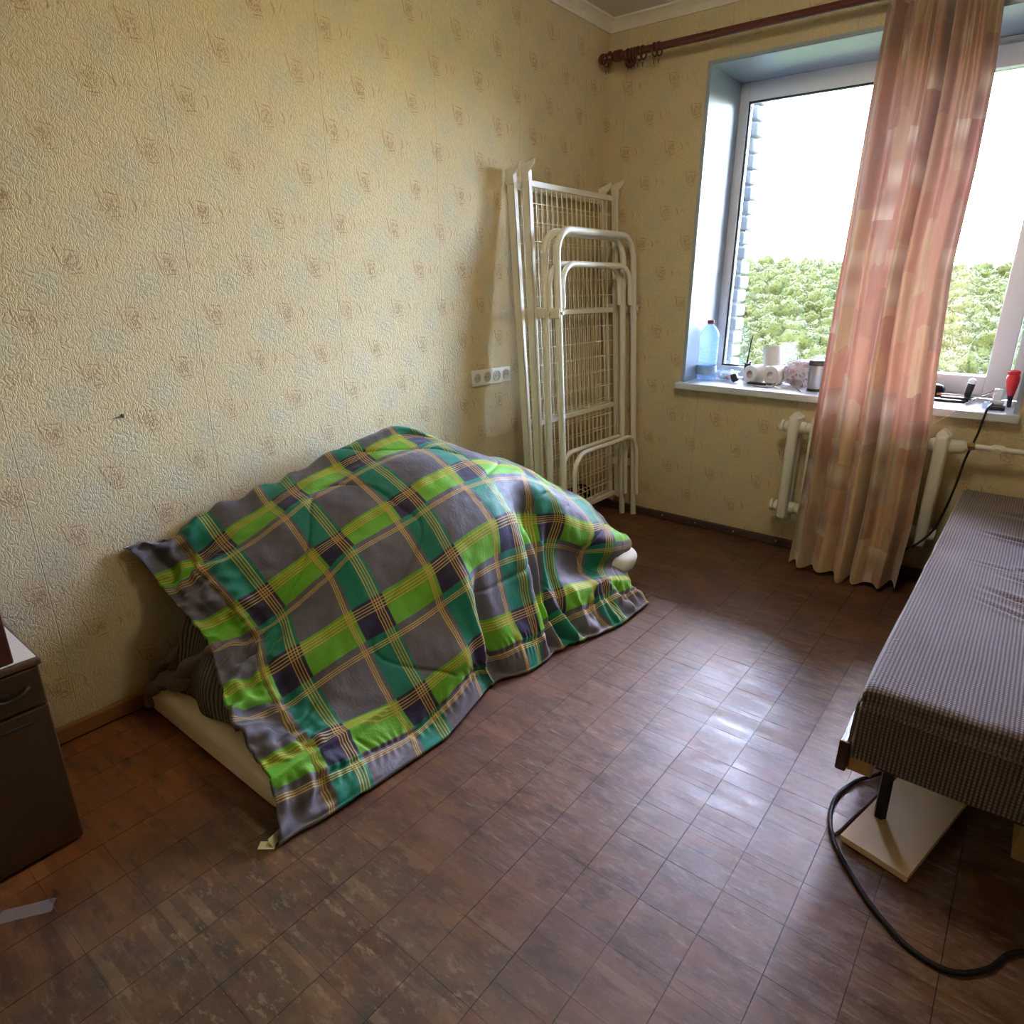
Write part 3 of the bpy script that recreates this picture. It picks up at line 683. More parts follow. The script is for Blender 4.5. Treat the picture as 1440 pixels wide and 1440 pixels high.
# dark tangle on the floor behind the frames
m = MB(); rc = random.Random(3)
pts = [(.06+.05*math.sin(k*1.3)+rc.uniform(-.012, .012), -.24+.11*math.cos(k*.83)+rc.uniform(-.02, .02), .03+.10*abs(math.sin(k*.61))+rc.uniform(0, .02)) for k in range(26)]
m.tube(smooth_path(pts, 5), .006, 6); tag(m.obj('cable_tangle', M_cable, smooth=True), 'black tangled cable on the floor behind the wire mesh', 'cable')

# ================================================================ CURTAIN ROD AND RINGS
ROD_Y, ROD_Z = -.115, 2.315
rd = thing('curtain_rod', 'dark red wooden curtain rod with turned end above the window', 'curtain rod', (.1, ROD_Y, ROD_Z))
MB().tube([(.10, ROD_Y, ROD_Z), (RX-.02, ROD_Y, ROD_Z)], .0165, 16).obj('rod', M_rod, rd, smooth=True)
Mx = Matrix.Rotation(PI/2, 3, 'Y')
MB().lathe([(.002, -.0), (.010, .003), (.020, .012), (.025, .024), (.022, .038), (.012, .048), (.010, .052), (.020, .056), (.027, .062), (.027, .070), (.018, .076), (.014, .084), (.024, .090), (.026, .100), (.022, .108), (.0175, .112), (.0175, .13)], (.012, ROD_Y, ROD_Z), 20, Mx).obj('finial', M_rod, rd, smooth='all')
for xb in (.128, 2.62):
    m = MB(); m.lathe([(.028, -.004), (.030, .004), (.012, .012), (.010, .085)], (xb, -.001, ROD_Z), 16, Matrix.Rotation(PI/2, 3, 'X')); m.lathe([(.024, -.012), (.026, 0), (.024, .012)], (xb, ROD_Y, ROD_Z), 16, Mx); m.obj('bracket', M_rod, rd, smooth=True)
M_ring = plain('rosewood_ring', (.10, .028, .022), .4)
ring_m = MB(); ring_m.tube([(0, .0265*math.cos(2*PI*k/20), .0265*math.sin(2*PI*k/20)-.009) for k in range(20)], .0042, 8, closed=True)
ring_me = ring_m.mesh('curtain_ring', M_ring, 'all')
eye_m = MB(); eye_m.tube([(.0055*math.cos(2*PI*k/10), 0, -.0445+.0055*math.sin(2*PI*k/10)) for k in range(10)], .0013, 5, closed=True)
eye_m.tube([(0, 0, -.050), (.001, .0, -.060), (.0, .003, -.066)], .0022, 5); eye_me = eye_m.mesh('ring_hook', M_ring, True)
names = ['first dark red curtain ring, hanging alone at the turned end of the rod', 'dark red curtain ring at the left end of the ring cluster', 'dark red curtain ring second in the cluster by the bracket', 'dark red curtain ring in the middle of the cluster by the bracket',
         'dark red curtain ring fourth in the cluster by the bracket', 'dark red curtain ring last in the cluster by the bracket', 'dark red curtain ring left of the pair past the bracket', 'dark red curtain ring right of the pair past the bracket']
for k, xr in enumerate((.055, .178, .196, .212, .232, .256, .316, .338)):
    o = bpy.data.objects.new('curtain_ring', ring_me); C.objects.link(o); o.location = (xr, ROD_Y, ROD_Z); o.rotation_euler = (rc.uniform(-.05, .05), 0, rc.uniform(-.15, .15)) if k else (0, 0, 0)
    tag(o, names[k], 'ring', 'curtain rings at the rod end'); e = bpy.data.objects.new('ring_hook', eye_me); C.objects.link(e); e.parent = o

# ================================================================ CURTAIN
def curtain_mat():
    m = Mat('printed_curtain', .7, spec=.3); u, v, _ = m.xyz('uv')
    nz_ = (m.noise(m.vec(u, v, 0.0), 7, 3) - .5)*.5
    a = u*7.5 + nz_; b = v*3.6 + nz_ + (a.floor()*.37)
    ca, cb = a.floor(), b.floor(); r = m.white(m.vec(ca, cb, 2.0)); r2 = m.white(m.vec(ca, cb, 9.0)); r3 = m.white(m.vec(ca, (v*9.0+.3).floor(), 5.0))
    c = m.mix(r.above(.30, .02), (.64, .36, .23), (.74, .60, .34)); c = m.mix(r.above(.55, .05), c, (.42, .19, .15)); c = m.mix(r.above(.72, .05), c, (.30, .19, .19)); c = m.mix(r.above(.86, .05), c, (.48, .44, .36))
    soft = m.noise(m.vec(u*5.0, v*2.2, 1.0), 1.7, 4, .55)
    c = m.mix(soft.above(.50, .12)*.75, c, (.66, .39, .22)); c = m.mix(soft.below(.42, .08)*.6, c, (.76, .61, .30))
    c = m.mix(((v - 1.0)*1.2).clamp()*.58, c, (.25, .135, .14))  # darker mauve towards the top: backlit look painted into the cloth colour
    c = m.mix(1.0, c, (.86, .84, .84), 'MULTIPLY')
    st = ((v*42.0).sin()*.5+.5)*r3.above(.78, .02)
    c = m.mix(st*.6, c, (.66, .60, .48)); c = m.mix(r3.above(.78, .02)*(X(m.nt, 1.0)-st)*.45, c, (.30, .22, .18))
    wv = m.noise(m.vec(u*40.0, v*900.0, 0.0), 1, 2); c = m.mix(wv*.15, c, (.40, .26, .18))
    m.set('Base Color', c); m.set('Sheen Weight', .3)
    m.bump(m.noise(m.vec(u*3.0, v*1.0, 4.0), 8, 4), .25, .004)
    tr = m.node('ShaderNodeBsdfTranslucent'); m.nt.links.new(m.mix(.45, c, (.55, .20, .16)), tr.inputs[0])
    mx = m.node('ShaderNodeMixShader'); mx.inputs[0].default_value = .13; out = m.nt.nodes['Material Output']
    m.nt.links.new(m.b.outputs[0], mx.inputs[1]); m.nt.links.new(tr.outputs[0], mx.inputs[2]); m.nt.links.new(mx.outputs[0], out.inputs[0]); return m.m
M_curt = curtain_mat()
NUc, NVc = 380, 150
ZT = 2.285
fold = [(.02, .9), (.10, 1.0), (.20, .75), (.315, 1.15), (.43, .8), (.54, 1.2), (.65, .7), (.745, 1.0), (.84, 1.2), (.93, .8), (1.0, .9)]
vs = []; uvs = []
for j in range(NVc):
    f = j/(NVc-1); z = ZT*(1-f) + (.022)*f
    xl = 1.283 - .006*f; xr = np.interp(z, [0, .3, .7, .95, 1.33, 1.7, 2.0, 2.25], [1.728, 1.738, 1.728, 1.708, 1.684, 1.690, 1.684, 1.664])
    yc = -.268 + .168*z/2.3; amp = .036 + .014*sst(.0, .9, f)
    for i in range(NUc):
        s = i/(NUc-1); w = s + .012*math.sin(f*4.0+s*9) + .008*math.sin(f*9+s*17)
        nf = 5.6
        ph = 2*PI*nf*(w + .020*math.sin(2*PI*w*1.7) + .012*math.sin(2*PI*w*3.3+1))
        big = amp*(math.sin(ph)*(.75 + .45*math.sin(s*13+f*1.5)) - .45*max(0, math.sin(ph*.5+.6))**3)
        hi = (1-sst(.0, .35, f))
        fine = .006*math.sin(ph*2.1+1.0+f*3)*(.35+hi) + .005*noise.noise(Vector((s*14, z*3, 2)))
        pinch = .005*hi*math.sin(ph*3+.7)
        x = xl + (xr-xl)*(s + .012*math.sin(ph+1.2)*(1-abs(2*s-1)))
        y = yc + big + fine + pinch
        zz = z + (.010*math.sin(s*7.5+.5) + .006*math.sin(ph))*sst(.93, 1, f)
        if f < .06: y += .012*noise.noise(Vector((s*30, z*40, 5)))*(1-f/.06)
        vs.append((x, y, zz)); uvs.append((s*1.35, z))
me = bpy.data.meshes.new('curtain'); me.from_pydata(vs, [], [(j*NUc+i, j*NUc+i+1, (j+1)*NUc+i+1, (j+1)*NUc+i) for j in range(NVc-1) for i in range(NUc-1)])
uvl = me.uv_layers.new(name='UVMap'); li = np.zeros(len(me.loops), dtype=np.int32); me.loops.foreach_get('vertex_index', li)
uvl.data.foreach_set('uv', np.array(uvs, dtype=np.float32)[li].ravel()); me.materials.append(M_curt)
for p_ in me.polygons: p_.use_smooth = True
cu = bpy.data.objects.new('curtain', me); C.objects.link(cu); tag(cu, 'long salmon, cream and mauve patterned curtain drawn together before the window', 'curtain')

# ================================================================ RADIATOR
ra = thing('radiator', 'white cast iron radiator under the window behind the curtain', 'radiator', (1.48, -.115, .15))
def section(xc):
    m = MB(); y0, y1 = -.168, -.048
    for z in (.245, .640):
        m.tube([(xc-.0485, -.108, z), (xc-.030, -.108, z), (xc+.030, -.108, z), (xc+.0485, -.108, z)], [.026, .031, .031, .026], 14)
    m.rbox(xc-.024, xc+.024, y0, y0+.040, .195, .690, .016, 3); m.rbox(xc-.022, xc+.022, y1-.040, y1, .195, .690, .016, 3)
    m.rbox(xc-.026, xc+.026, y0+.012, y1-.012, .60, .700, .020, 3); m.rbox(xc-.026, xc+.026, y0+.012, y1-.012, .180, .285, .020, 3)
    m.rbox(xc-.007, xc+.007, y0+.03, y1-.03, .25, .64, .003, 1)
    # peaked crown
    m.add([(xc-.026, y0+.012, .688), (xc+.026, y0+.012, .688), (xc+.026, y1-.02, .688), (xc-.026, y1-.02, .688), (xc-.004, y0+.022, .716), (xc-.004, y1-.03, .712)], [(0, 1, 4), (2, 3, 5), (1, 2, 5, 4), (3, 0, 4, 5), (0, 3, 2, 1)])
    return m
xs_ = [1.180 + .0985*k for k in range(7)]
sm_ = section(0).mesh('section', M_rad, True)
for xc in xs_:
    o = bpy.data.objects.new('section', sm_); C.objects.link(o); o.parent = ra; o.matrix_parent_inverse = Matrix.Translation(-ra.location); o.location = (xc, 0, 0)
m = MB(); m.lathe([(.020, 0), (.030, .004), (.030, .016), (.018, .020), (.010, .030)], (1.131, -.108, .640), 10, Matrix.Rotation(-PI/2, 3, 'Y')); m.obj('end_plug', M_rad, ra, smooth=True)
m = MB(); m.lathe([(.020, 0), (.030, .004), (.030, .016), (.014, .020)], (1.131, -.108, .245), 10, Matrix.Rotation(-PI/2, 3, 'Y')); m.obj('end_plug', M_rad, ra, smooth=True)
m = MB(); m.tube([(1.79, -.108, .64), (1.845, -.108, .645), (1.86, -.108, .650)], [.030, .028, .018], 14); m.obj('end_plug', M_rad, ra, smooth=True)
m = MB(); m.tube([(1.855, -.108, .65), (1.885, -.106, .652)], .016, 6); m.tube([(1.868, -.108, .651), (1.875, -.108, .651)], .020, 6); m.obj('brass_nut', M_brass, ra)
pp = thing('heating_pipe', 'cream heating pipe running from the radiator along the wall to the right', 'pipe', (2.3, -.1, .655))
MB().tube([(1.88, -.106, .652), (2.05, -.104, .652), (RX, -.10, .652)], .0115, 12).obj('pipe', M_rad, pp, smooth=True)
m = MB(); m.tube([(1.940, -.105, .652), (1.948, -.105, .652), (1.975, -.105, .652), (1.983, -.105, .652)], [.015, .0185, .0185, .015], 8); m.obj('coupling', M_rad, pp)
m = MB(); m.tube([(1.952, -.105, .652), (1.972, -.105, .652)], .0205, 6); m.obj('lock_nut', M_rad, pp)
m = MB(); m.tube([(2.30, -.10, .652), (2.30, 0, .652)], .005, 6); m.obj('pipe_hook', M_rad, pp)

# ================================================================ ON THE WINDOWSILL
Z0 = wz0
b_ = thing('water_bottle', 'tall clear plastic water bottle with red cap on the left of the windowsill', 'bottle', (.602, .165, Z0))
prof = [(.040, 0), (.050, .006), (.052, .02)]
for k in range(11):
    z = .03 + k*.0145; prof += [(.052, z), (.0495, z+.005), (.0495, z+.008), (.052, z+.012)]
prof += [(.052, .195), (.048, .202), (.052, .210), (.0525, .228), (.047, .248), (.034, .270), (.020, .284), (.0145, .290), (.0145, .302)]
MB().lathe(prof, (.602, .165, Z0), 32, cap=False).obj('bottle_body', M_pet, b_, smooth='all')
MB().lathe([(.0165, .292), (.0175, .294), (.0175, .309), (.015, .311)], (.602, .165, Z0), 20).obj('cap', plain('dark_red_cap', (.28, .03, .03), .4), b_, smooth=True)
m = MB(); m.lathe([(.0527, .030), (.0527, .078)], (.602, .165, Z0), 32, cap=False); m.obj('paper_label', plain('blue_label', (.30, .45, .62), .5, .2, 60), b_, smooth=True)
t = thing('food_container', 'clear plastic box with pink and green leftovers beside the water bottle', 'container', (.70, .20, Z0))
m = MB(); m.rbox(.640, .752, .165, .255, Z0+.001, Z0+.042, .008, 2); m.obj('tub', M_clearbox, t, smooth=True)
m = MB(); m.rbox(.634, .758, .159, .261, Z0+.042, Z0+.047, .002, 1); m.obj('lid', M_clearbox, t)
for k, (x, y, r, c) in enumerate(((.72, .19, .016, (.62, .10, .12)), (.695, .20, .013, (.10, .30, .10)), (.67, .21, .012, (.55, .38, .42)))):
    m = MB(); m.lathe([(.3*r, 0), (r, r*.5), (r*1.1, r), (.7*r, r*1.7), (.1*r, r*1.9)], (x, y, Z0+.004), 12); m.obj('food', plain('food_%d' % k, c, .6), t, smooth='all')
m = MB(); m.rbox(.640, .700, .29, .325, Z0, Z0+.045, .008, 2); tag(m.obj('black_box', M_black, smooth=True), 'small black box lying behind the water bottle by the window frame', 'box')
M_tilt = Matrix.Rotation(1.15, 3, 'Y')
m = MB(); m.lathe([(.014, 0), (.022, .004), (.022, .026), (.018, .032), (.012, .034)], (.752, .150, Z0+.018), 18, M_tilt); o = m.obj('lens_cap', M_black, smooth=True); tag(o, 'small dark round lid tipped over in front of the paper rolls', 'lid')
m = MB(); m.lathe([(.011, .0345), (.002, .0345)], (.752, .150, Z0+.018), 16, M_tilt, cap=False); m.obj('glint_face', M_whitep, o)
t = thing('walkie_talkie', 'black handheld radio with long thin antenna standing against the window', 'radio', (.775, .31, Z0))
MB().rbox(.757, .793, .298, .325, Z0, Z0+.088, .006, 2).obj('housing', M_black, t, smooth=True)
MB().tube([(.768, .312, Z0+.085), (.769, .312, Z0+.105), (.776, .312, Z0+.19), (.783, .312, Z0+.235)], [.0065, .005, .0035, .0022], 8).obj('antenna', M_black, t, smooth=True)
MB().lathe([(.005, 0), (.005, .010)], (.786, .312, Z0+.087), 10).obj('knob', M_black, t)
def paper_roll(label, c, axis, r=.046, L=.10):
    t = thing('paper_roll', label, 'paper roll', c, 'paper rolls on the windowsill'); a = Vector(axis).normalized(); Mr = a.to_track_quat('Z', 'Y').to_matrix()
    MB().lathe([(.020, -L/2), (r-.003, -L/2), (r, -L/2+.003), (r, L/2-.003), (r-.003, L/2), (.020, L/2)], c, 36, Mr, cap=False).obj('paper', M_paper, t, smooth=True)
    MB().lathe([(.0205, -L/2), (.0205, L/2), (.0185, L/2), (.0185, -L/2), (.0205, -L/2)], c, 24, Mr, cap=False).obj('core', plain('cardboard', (.45, .36, .26), .9), t, smooth=True)
    return t
paper_roll('white paper roll lying on its side, left one of the lower two', (.855, .215, Z0+.046), (-.35, -1, 0))
paper_roll('white paper roll lying on its side, right one of the lower two', (.951, .235, Z0+.046), (-.25, -1, 0), .0465)
paper_roll('white paper roll stood up and tilted on top of the two others', (.915, .26, Z0+.139), (-.16, .06, 1), .046, .098)
# plastic bag
def bagmat():
    m = Mat('pink_white_film', .3, spec=.5); x, y, z = m.xyz('pos'); n = m.noise(m.vec(x, y, z), 28, 4, .6, 1.0); n2 = m.noise(m.vec(x, y, z+4.0), 17, 3)
    c = m.mix(n.above(.52, .05), (.74, .70, .76), (.62, .36, .44)); c = m.mix(n2.above(.62, .03), c, (.20, .16, .22)); m.set('Base Color', c); m.bump(n, .5, .01); return m.m
bm = bmesh.new(); bmesh.ops.create_icosphere(bm, subdivisions=5, radius=1)
for q in bm.verts:
    p0 = q.co.copy(); n_ = noise.noise(p0*1.7)*.30 + noise.noise(p0*4.5)*.16 + abs(noise.noise(p0*8))*.14
    q.co = Vector((p0.x*.078, p0.y*.055, p0.z*.064))*(1+n_); q.co.z = max(q.co.z, -.062)
me = bpy.data.meshes.new('plastic_bag'); bm.to_mesh(me); bm.free(); me.materials.append(bagmat())
for p_ in me.polygons: p_.use_smooth = True
o = bpy.data.objects.new('plastic_bag', me); o.location = (1.075, .24, Z0+.064); C.objects.link(o); tag(o, 'crumpled white and pink plastic bag behind the steel mug', 'bag')
m = MB(); ob = bmesh.new()
m.rbox(.845, .985, .125, .165, Z0, Z0+.011, .003, 2); tag(m.obj('dark_case', M_black, smooth=True), 'flat dark case lying in front of the two lower paper rolls', 'case')
def cable(name, label, pts, r, mat, n=8, sm=8):
    o = MB().tube(smooth_path(pts, sm), r, n).obj(name, mat, smooth='all'); return tag(o, label, 'cable')
M_wcable = plain('white_cable', (.66, .63, .62), .4)
cable('white_cable', 'tangled thin white cable in front of the plastic bag on the sill', [(.86, .10, Z0+.004), (.92, .085, Z0+.004), (.99, .105, Z0+.010), (1.04, .15, Z0+.05), (1.09, .165, Z0+.075), (1.12, .15, Z0+.035), (1.08, .11, Z0+.006), (1.00, .085, Z0+.005), (.96, .075, Z0+.012), (1.03, .07, Z0+.004), (1.10, .095, Z0+.004), (1.125, .13, Z0+.02), (1.06, .165, Z0+.09)], .0026, M_wcable)
cable('grey_cable', 'thin grey cable looping over the white one beside the plastic bag', [(.90, .06, Z0+.004), (.98, .055, Z0+.004), (1.05, .08, Z0+.030), (1.09, .10, Z0+.012), (1.12, .07, Z0+.003), (1.14, .03, Z0+.003)], .0022, plain('grey_cable', (.20, .19, .20), .5))
t = thing('travel_mug', 'brushed steel travel mug with dark lid on the sill beside the curtain', 'mug', (1.178, .11, Z0))
MB().lathe([(.030, .010), (.0315, .012), (.036, .125), (.036, .127)], (1.178, .11, Z0), 32).obj('mug_body', M_steel, t, smooth=True)
MB().lathe([(.029, 0), (.032, .002), (.032, .012), (.030, .013)], (1.178, .11, Z0), 32).obj('base_ring', M_black, t, smooth=True)
MB().lathe([(.0365, .122), (.038, .126), (.038, .142), (.034, .147), (.012, .148)], (1.178, .11, Z0), 32).obj('lid', plain('dark_lid', (.05, .05, .045), .5), t, smooth=True)
# right hand part of the sill
m = MB(); m.lathe([(.004, 0), (.024, .006), (.033, .022), (.033, .040), (.024, .056), (.004, .062)], (1.672, .27, Z0), 24); o = m.obj('black_mouse', M_black, smooth='all'); tag(o, 'round black gadget half behind the right edge of the curtain', 'gadget')
t = thing('tablet', 'dark tablet with blue screen and orange edge leaning low on the sill', 'tablet', (1.74, .25, Z0))
Mt = Matrix.Translation((1.745, .26, Z0+.010)) @ Matrix.Rotation(-.10, 4, 'X')
MB().rbox(-.065, .055, -.045, .045, 0, .014, .004, 2, Mt).obj('slab', M_black, t, smooth=True)
MB().rbox(-.060, .050, -.040, .040, .0142, .0150, .0003, 1, Mt).obj('screen', plain('blue_orange_film', (.10, .16, .42), .15, .2, 30), t)
MB().rbox(-.064, .054, -.047, -.0455, .006, .012, .0003, 1, Mt).obj('orange_edge', plain('orange_edge', (.75, .25, .06), .4), t)
m = MB(); m.rbox(1.66, 1.80, .15, .20, Z0, Z0+.012, .005, 2); m.rbox(1.70, 1.83, .175, .225, Z0+.010, Z0+.022, .005, 2); tag(m.obj('black_power_bank', M_black, smooth=True), 'two stuck together flat black slabs in front of the tablet', 'power bank')
t = thing('electric_razor', 'upright black device with pale rounded top standing beside the tablet', 'device', (1.803, .21, Z0))
MB().tube([(1.795, .225, Z0), (1.797, .222, Z0+.030), (1.804, .214, Z0+.085)], [.011, .014, .015], 14).obj('grip', M_black, t, smooth='all')
MB().tube([(1.804, .214, Z0+.082), (1.806, .212, Z0+.096), (1.807, .211, Z0+.102)], [.0152, .0145, .006], 14).obj('tip', M_whitep, t, smooth='all')
t = thing('phone_charger', 'white wall charger plugged into a flat adapter at the right end of the sill', 'charger', (1.915, .10, Z0))
MB().rbox(1.888, 1.938, .075, .115, Z0+.018, Z0+.036, .004, 2).obj('adapter', M_whitep, t, smooth=True)
MB().rbox(1.896, 1.928, .080, .108, Z0+.034, Z0+.082, .004, 2).obj('plug_block', M_whitep, t, smooth=True)
MB().rbox(1.868, 1.905, .050, .085, Z0+.001, Z0+.030, .006, 2).obj('clear_cover', M_clearbox, t, smooth=True)
m = MB(); m.rbox(1.885, 1.948, .035, .100, Z0, Z0+.016, .006, 2); tag(m.obj('socket_strip', M_black, smooth=True), 'flat black adapter lying under the white charger', 'adapter')
t = thing('hand_torch', 'red tapered torch standing on its narrow dark end by the window reveal', 'torch', (1.945, .165, Z0))
ax_ = (Vector((1.945, .165, Z0+.15)) - Vector((1.955, .165, Z0))); Mr = ax_.to_track_quat('Z', 'Y').to_matrix()
MB().lathe([(.005, 0), (.008, .003), (.010, .040), (.0125, .052)], (1.955, .165, Z0), 16, Mr).obj('dark_end', M_black, t, smooth=True)
MB().lathe([(.0125, .050), (.020, .085), (.024, .110), (.024, .128), (.020, .136)], (1.955, .165, Z0), 20, Mr).obj('red_body', M_redpl, t, smooth=True)
m = MB(); m.lathe([(.019, .134), (.023, .139), (.023, .150), (.019, .153), (.016, .148)], (1.955, .165, Z0), 10, Mr); m.obj('red_crown', M_redpl, t)
cable('window_cable', 'black cable running from the adapter on the sill down behind the couch', [(1.900, .06, Z0+.024), (1.897, .0, Z0+.022), (1.892, -.055, Z0+.012), (1.882, -.085, .70), (1.862, -.11, .60), (1.853, -.135, .50), (1.835, -.15, .38), (1.812, -.17, .29), (1.768, -.20, .225), (1.735, -.225, .20), (1.72, -.20, .12), (1.73, -.10, .02), (1.80, -.06, .012)], .0045, M_cable)
cable('thin_cable', 'thin white cable hanging from the red torch across the sill edge', [(1.93, .12, Z0+.085), (1.90, .05, Z0+.075), (1.84, -.02, Z0+.045), (1.80, -.052, Z0+.015), (1.76, -.065, .755), (1.72, -.08, .72), (1.70, -.09, .66)], .0018, M_wcable)
cable('dark_lead', 'thin dark lead lying between the black device and the charger', [(1.80, .17, Z0+.025), (1.84, .15, Z0+.03), (1.87, .11, Z0+.055), (1.90, .125, Z0+.075), (1.91, .11, Z0+.08)], .0018, M_cable)

# ================================================================ COUCH
def couch_mat():
    m = Mat('ribbed_brown_cover', .85, spec=.25); u, v, _ = m.xyz('uv')
    wob = m.noise(m.vec(u, v, 0.0), 6, 2)*.004
    r = (((u + wob)*(2*PI/.0082)).sin()*.5 + .5); k = ((v*(2*PI/.0078)).sin()*.5 + .5); d = r*(.45 + k*.55)
    c = m.mix(d, (.040, .022, .020), (.25, .20, .195)); m.set('Base Color', c); m.set('Sheen Weight', .5); m.set('Sheen Roughness', .4); m.bump(d, .6, .003); return m.m
M_couch = couch_mat()
ct = thing('couch', 'low couch with brown ribbed cover along the right side below the window', 'couch', (2.28, -1.0, .2))
CX0, CX1, CY0, CY1, CZ0, CZ1 = 1.872, 2.74, -1.925, -.035, .275, .462
def couch_cover():
    # cross-section along x: side, rounded shoulder, top; wrapped round the front end too
    nx, ny = 150, 260; vs = []; uv = []
    L1 = CZ1-CZ0
    xs = np.linspace(-L1, (CX1-CX0)+L1, nx); ys = np.linspace(-L1, (CY1-CY0)+L1, ny); r = .045
    def prof(s, W_):   # arc position -> (coordinate, drop)
        if s < 0:
            d = -s
            if d < r: a = (d/r)*PI/4; return -.0 + r*(1-math.cos(a))*0 - .0, d*.9
            return 0.0, d
        if s > W_: return W_, s-W_
        return s, 0
    for v in ys:
        for u in xs:
            px_, dx = prof(u, CX1-CX0); py_, dy = prof(v, CY1-CY0); drop = dx+dy if (dx == 0 or dy == 0) else max(dx, dy)
            x, y, z = CX0+px_, CY0+py_, CZ1-drop
            # round the shoulders
            ex = min(px_, CX1-CX0-px_); ey = min(py_, CY1-CY0-py_); rr = .035
            if z > CZ1-rr:
                q = 0
                for e in (ex, ey):
                    if e < rr: q += (1-math.sqrt(max(0, 1-(1-e/rr)**2)))*rr*.55
                z -= q
            if dx > 0 and dx < rr: x += (rr - math.sqrt(max(0, rr*rr-(rr-dx)**2)))*(1 if px_ == 0 else -1)*.55
            if dy > 0 and dy < rr: y += (rr - math.sqrt(max(0, rr*rr-(rr-dy)**2)))*(1 if py_ == 0 else -1)*.55
            if z > CZ1-.03:
                # creases radiating from the right side of the couch
                c = 0
                for (xa, ya, xb, yb, w, dp) in ((1.95, -.62, 2.5, -.80, .010, .012), (1.99, -1.16, 2.5, -1.36, .010, .011), (2.02, -1.02, 2.5, -1.16, .008, .007), (1.97, -1.24, 2.4, -1.46, .007, .006), (2.07, -.97, 2.4, -.90, .010, .014), (1.94, -.95, 2.3, -1.02, .006, .004), (1.95, -.35, 2.4, -.40, .02, .003)):
                    dx_, dy_ = xb-xa, yb-ya; t_ = ((x-xa)*dx_+(y-ya)*dy_)/(dx_*dx_+dy_*dy_); tt = min(1, max(0, t_)); dd = math.hypot(x-xa-tt*dx_, y-ya-tt*dy_)
                    g = sst(0, .35, tt)*math.exp(-(dd/w)**2); c -= dp*g; c += dp*.6*sst(0, .35, tt)*math.exp(-((dd-w*2.4)/(w*1.4))**2)
                z += c + .006*noise.noise(Vector((x*3, y*3, 0)))
                z -= .012*math.exp(-((y+.86)/.12)**2)*math.exp(-((x-1.90)/.06)**2)
            else:
                n_ = noise.noise(Vector((x*4, y*4, z*6)))*.006
                if dx > 0: x += n_ + .006*(CZ1-z)/L1*(-1 if px_ == 0 else 1)
                if dy > 0: y += n_
            if z < CZ0+.004: z = CZ0+.004 + .003*math.sin(x*20+y*9)
            vs.append((x, y, z)); uv.append((u, v))
    me = bpy.data.meshes.new('cover'); me.from_pydata(vs, [], [(j*nx+i, j*nx+i+1, (j+1)*nx+i+1, (j+1)*nx+i) for j in range(ny-1) for i in range(nx-1)])
    l = me.uv_layers.new(name='UVMap'); li = np.zeros(len(me.loops), dtype=np.int32); me.loops.foreach_get('vertex_index', li)
    l.data.foreach_set('uv', np.array(uv, dtype=np.float32)[li].ravel()); me.materials.append(M_couch)
    for p_ in me.polygons: p_.use_smooth = True
    o = bpy.data.objects.new('cover', me); C.objects.link(o); o.parent = ct; o.matrix_parent_inverse = Matrix.Translation(-ct.location); return o
couch_cover()
MB().rbox(CX0+.012, CX1-.012, CY0+.012, CY1-.012, CZ0+.008, CZ1-.03, .03, 3).obj('cushion', M_black, ct)
MB().rbox(1.853, 1.875, CY0-.01, CY1, .245, .322, .003, 2).obj('side_rail', M_dkrail, ct)
MB().rbox(CX1-.0, CX1+.02, CY0, CY1, .245, .322, .003, 2).obj('side_rail', M_dkrail, ct)
for yb in (-1.89, -1.0, -.12): MB().rbox(1.926, CX1, yb+.00, yb+.045, .250, .281, .003, 1).obj('cross_beam', M_dkrail, ct); MB().rbox(1.875, 1.925, yb-.025, yb+.045, .240, .279, .003, 1).obj('corner_block', M_tan, ct)
def sqleg(x0, y0, x1, y1, z0, z1, w=.0145):
    return MB().tube([(x0, y0, z0), (x1, y1, z1)], w, 6)
for (a, b1, c_, d_, z_) in ((1.948, -1.742, 1.944, -1.755, .0205), (1.948, -.25, 1.944, -.26, 0), (2.66, -1.74, 2.66, -1.75, 0), (2.66, -.25, 2.66, -.26, 0)):
    sqleg(a, b1, c_, d_, z_, .262).obj('leg', M_leg, ct)
MB().rbox(1.93, 2.70, -1.775, -1.735, .236, .2395, .001, 1).obj('leg_bracket', M_leg, ct)
m = MB(); A = [Vector((1.886, -1.868, 0)), Vector((2.035, -1.905, 0)), Vector((2.135, -1.46, 0)), Vector((1.990, -1.42, 0))]
m.add([(*q.xy, 0.004) for q in A] + [(*q.xy, .020) for q in A], [(3, 2, 1, 0), (4, 5, 6, 7)] + [(i, (i+1) % 4, 4+(i+1) % 4, 4+i) for i in range(4)])
tag(m.obj('board', M_board), 'cream laminated board on the floor under the front leg of the couch', 'board')
m = MB(); m.tube([(1.874, -1.862, .005), (1.967, -1.50, .005)], .0038, 6); tag(m.obj('metal_strip', M_dkrail), 'thin dark strip on the floor along the left edge of the cream board', 'strip')
m = MB(); m.rbox(2.215, 2.30, -1.67, -1.50, 0, .11, .004, 2); tag(m.obj('wood_block', M_tan), 'brown wooden block on the floor in the dark under the couch', 'block')
cable('floor_cable', 'thick black cable looping over the parquet out from under the couch', [(2.05, -1.30, .009), (1.97, -1.47, .009), (1.915, -1.56, .009), (1.868, -1.64, .009), (1.844, -1.73, .009), (1.852, -1.82, .009), (1.885, -1.90, .009), (1.94, -1.972, .009), (2.00, -2.035, .009), (2.07, -2.082, .009), (2.14, -2.085, .009), (2.195, -2.035, .009), (2.235, -1.96, .009), (2.30, -1.93, .009), (2.42, -1.98, .009)], .0054, M_cable, 10)

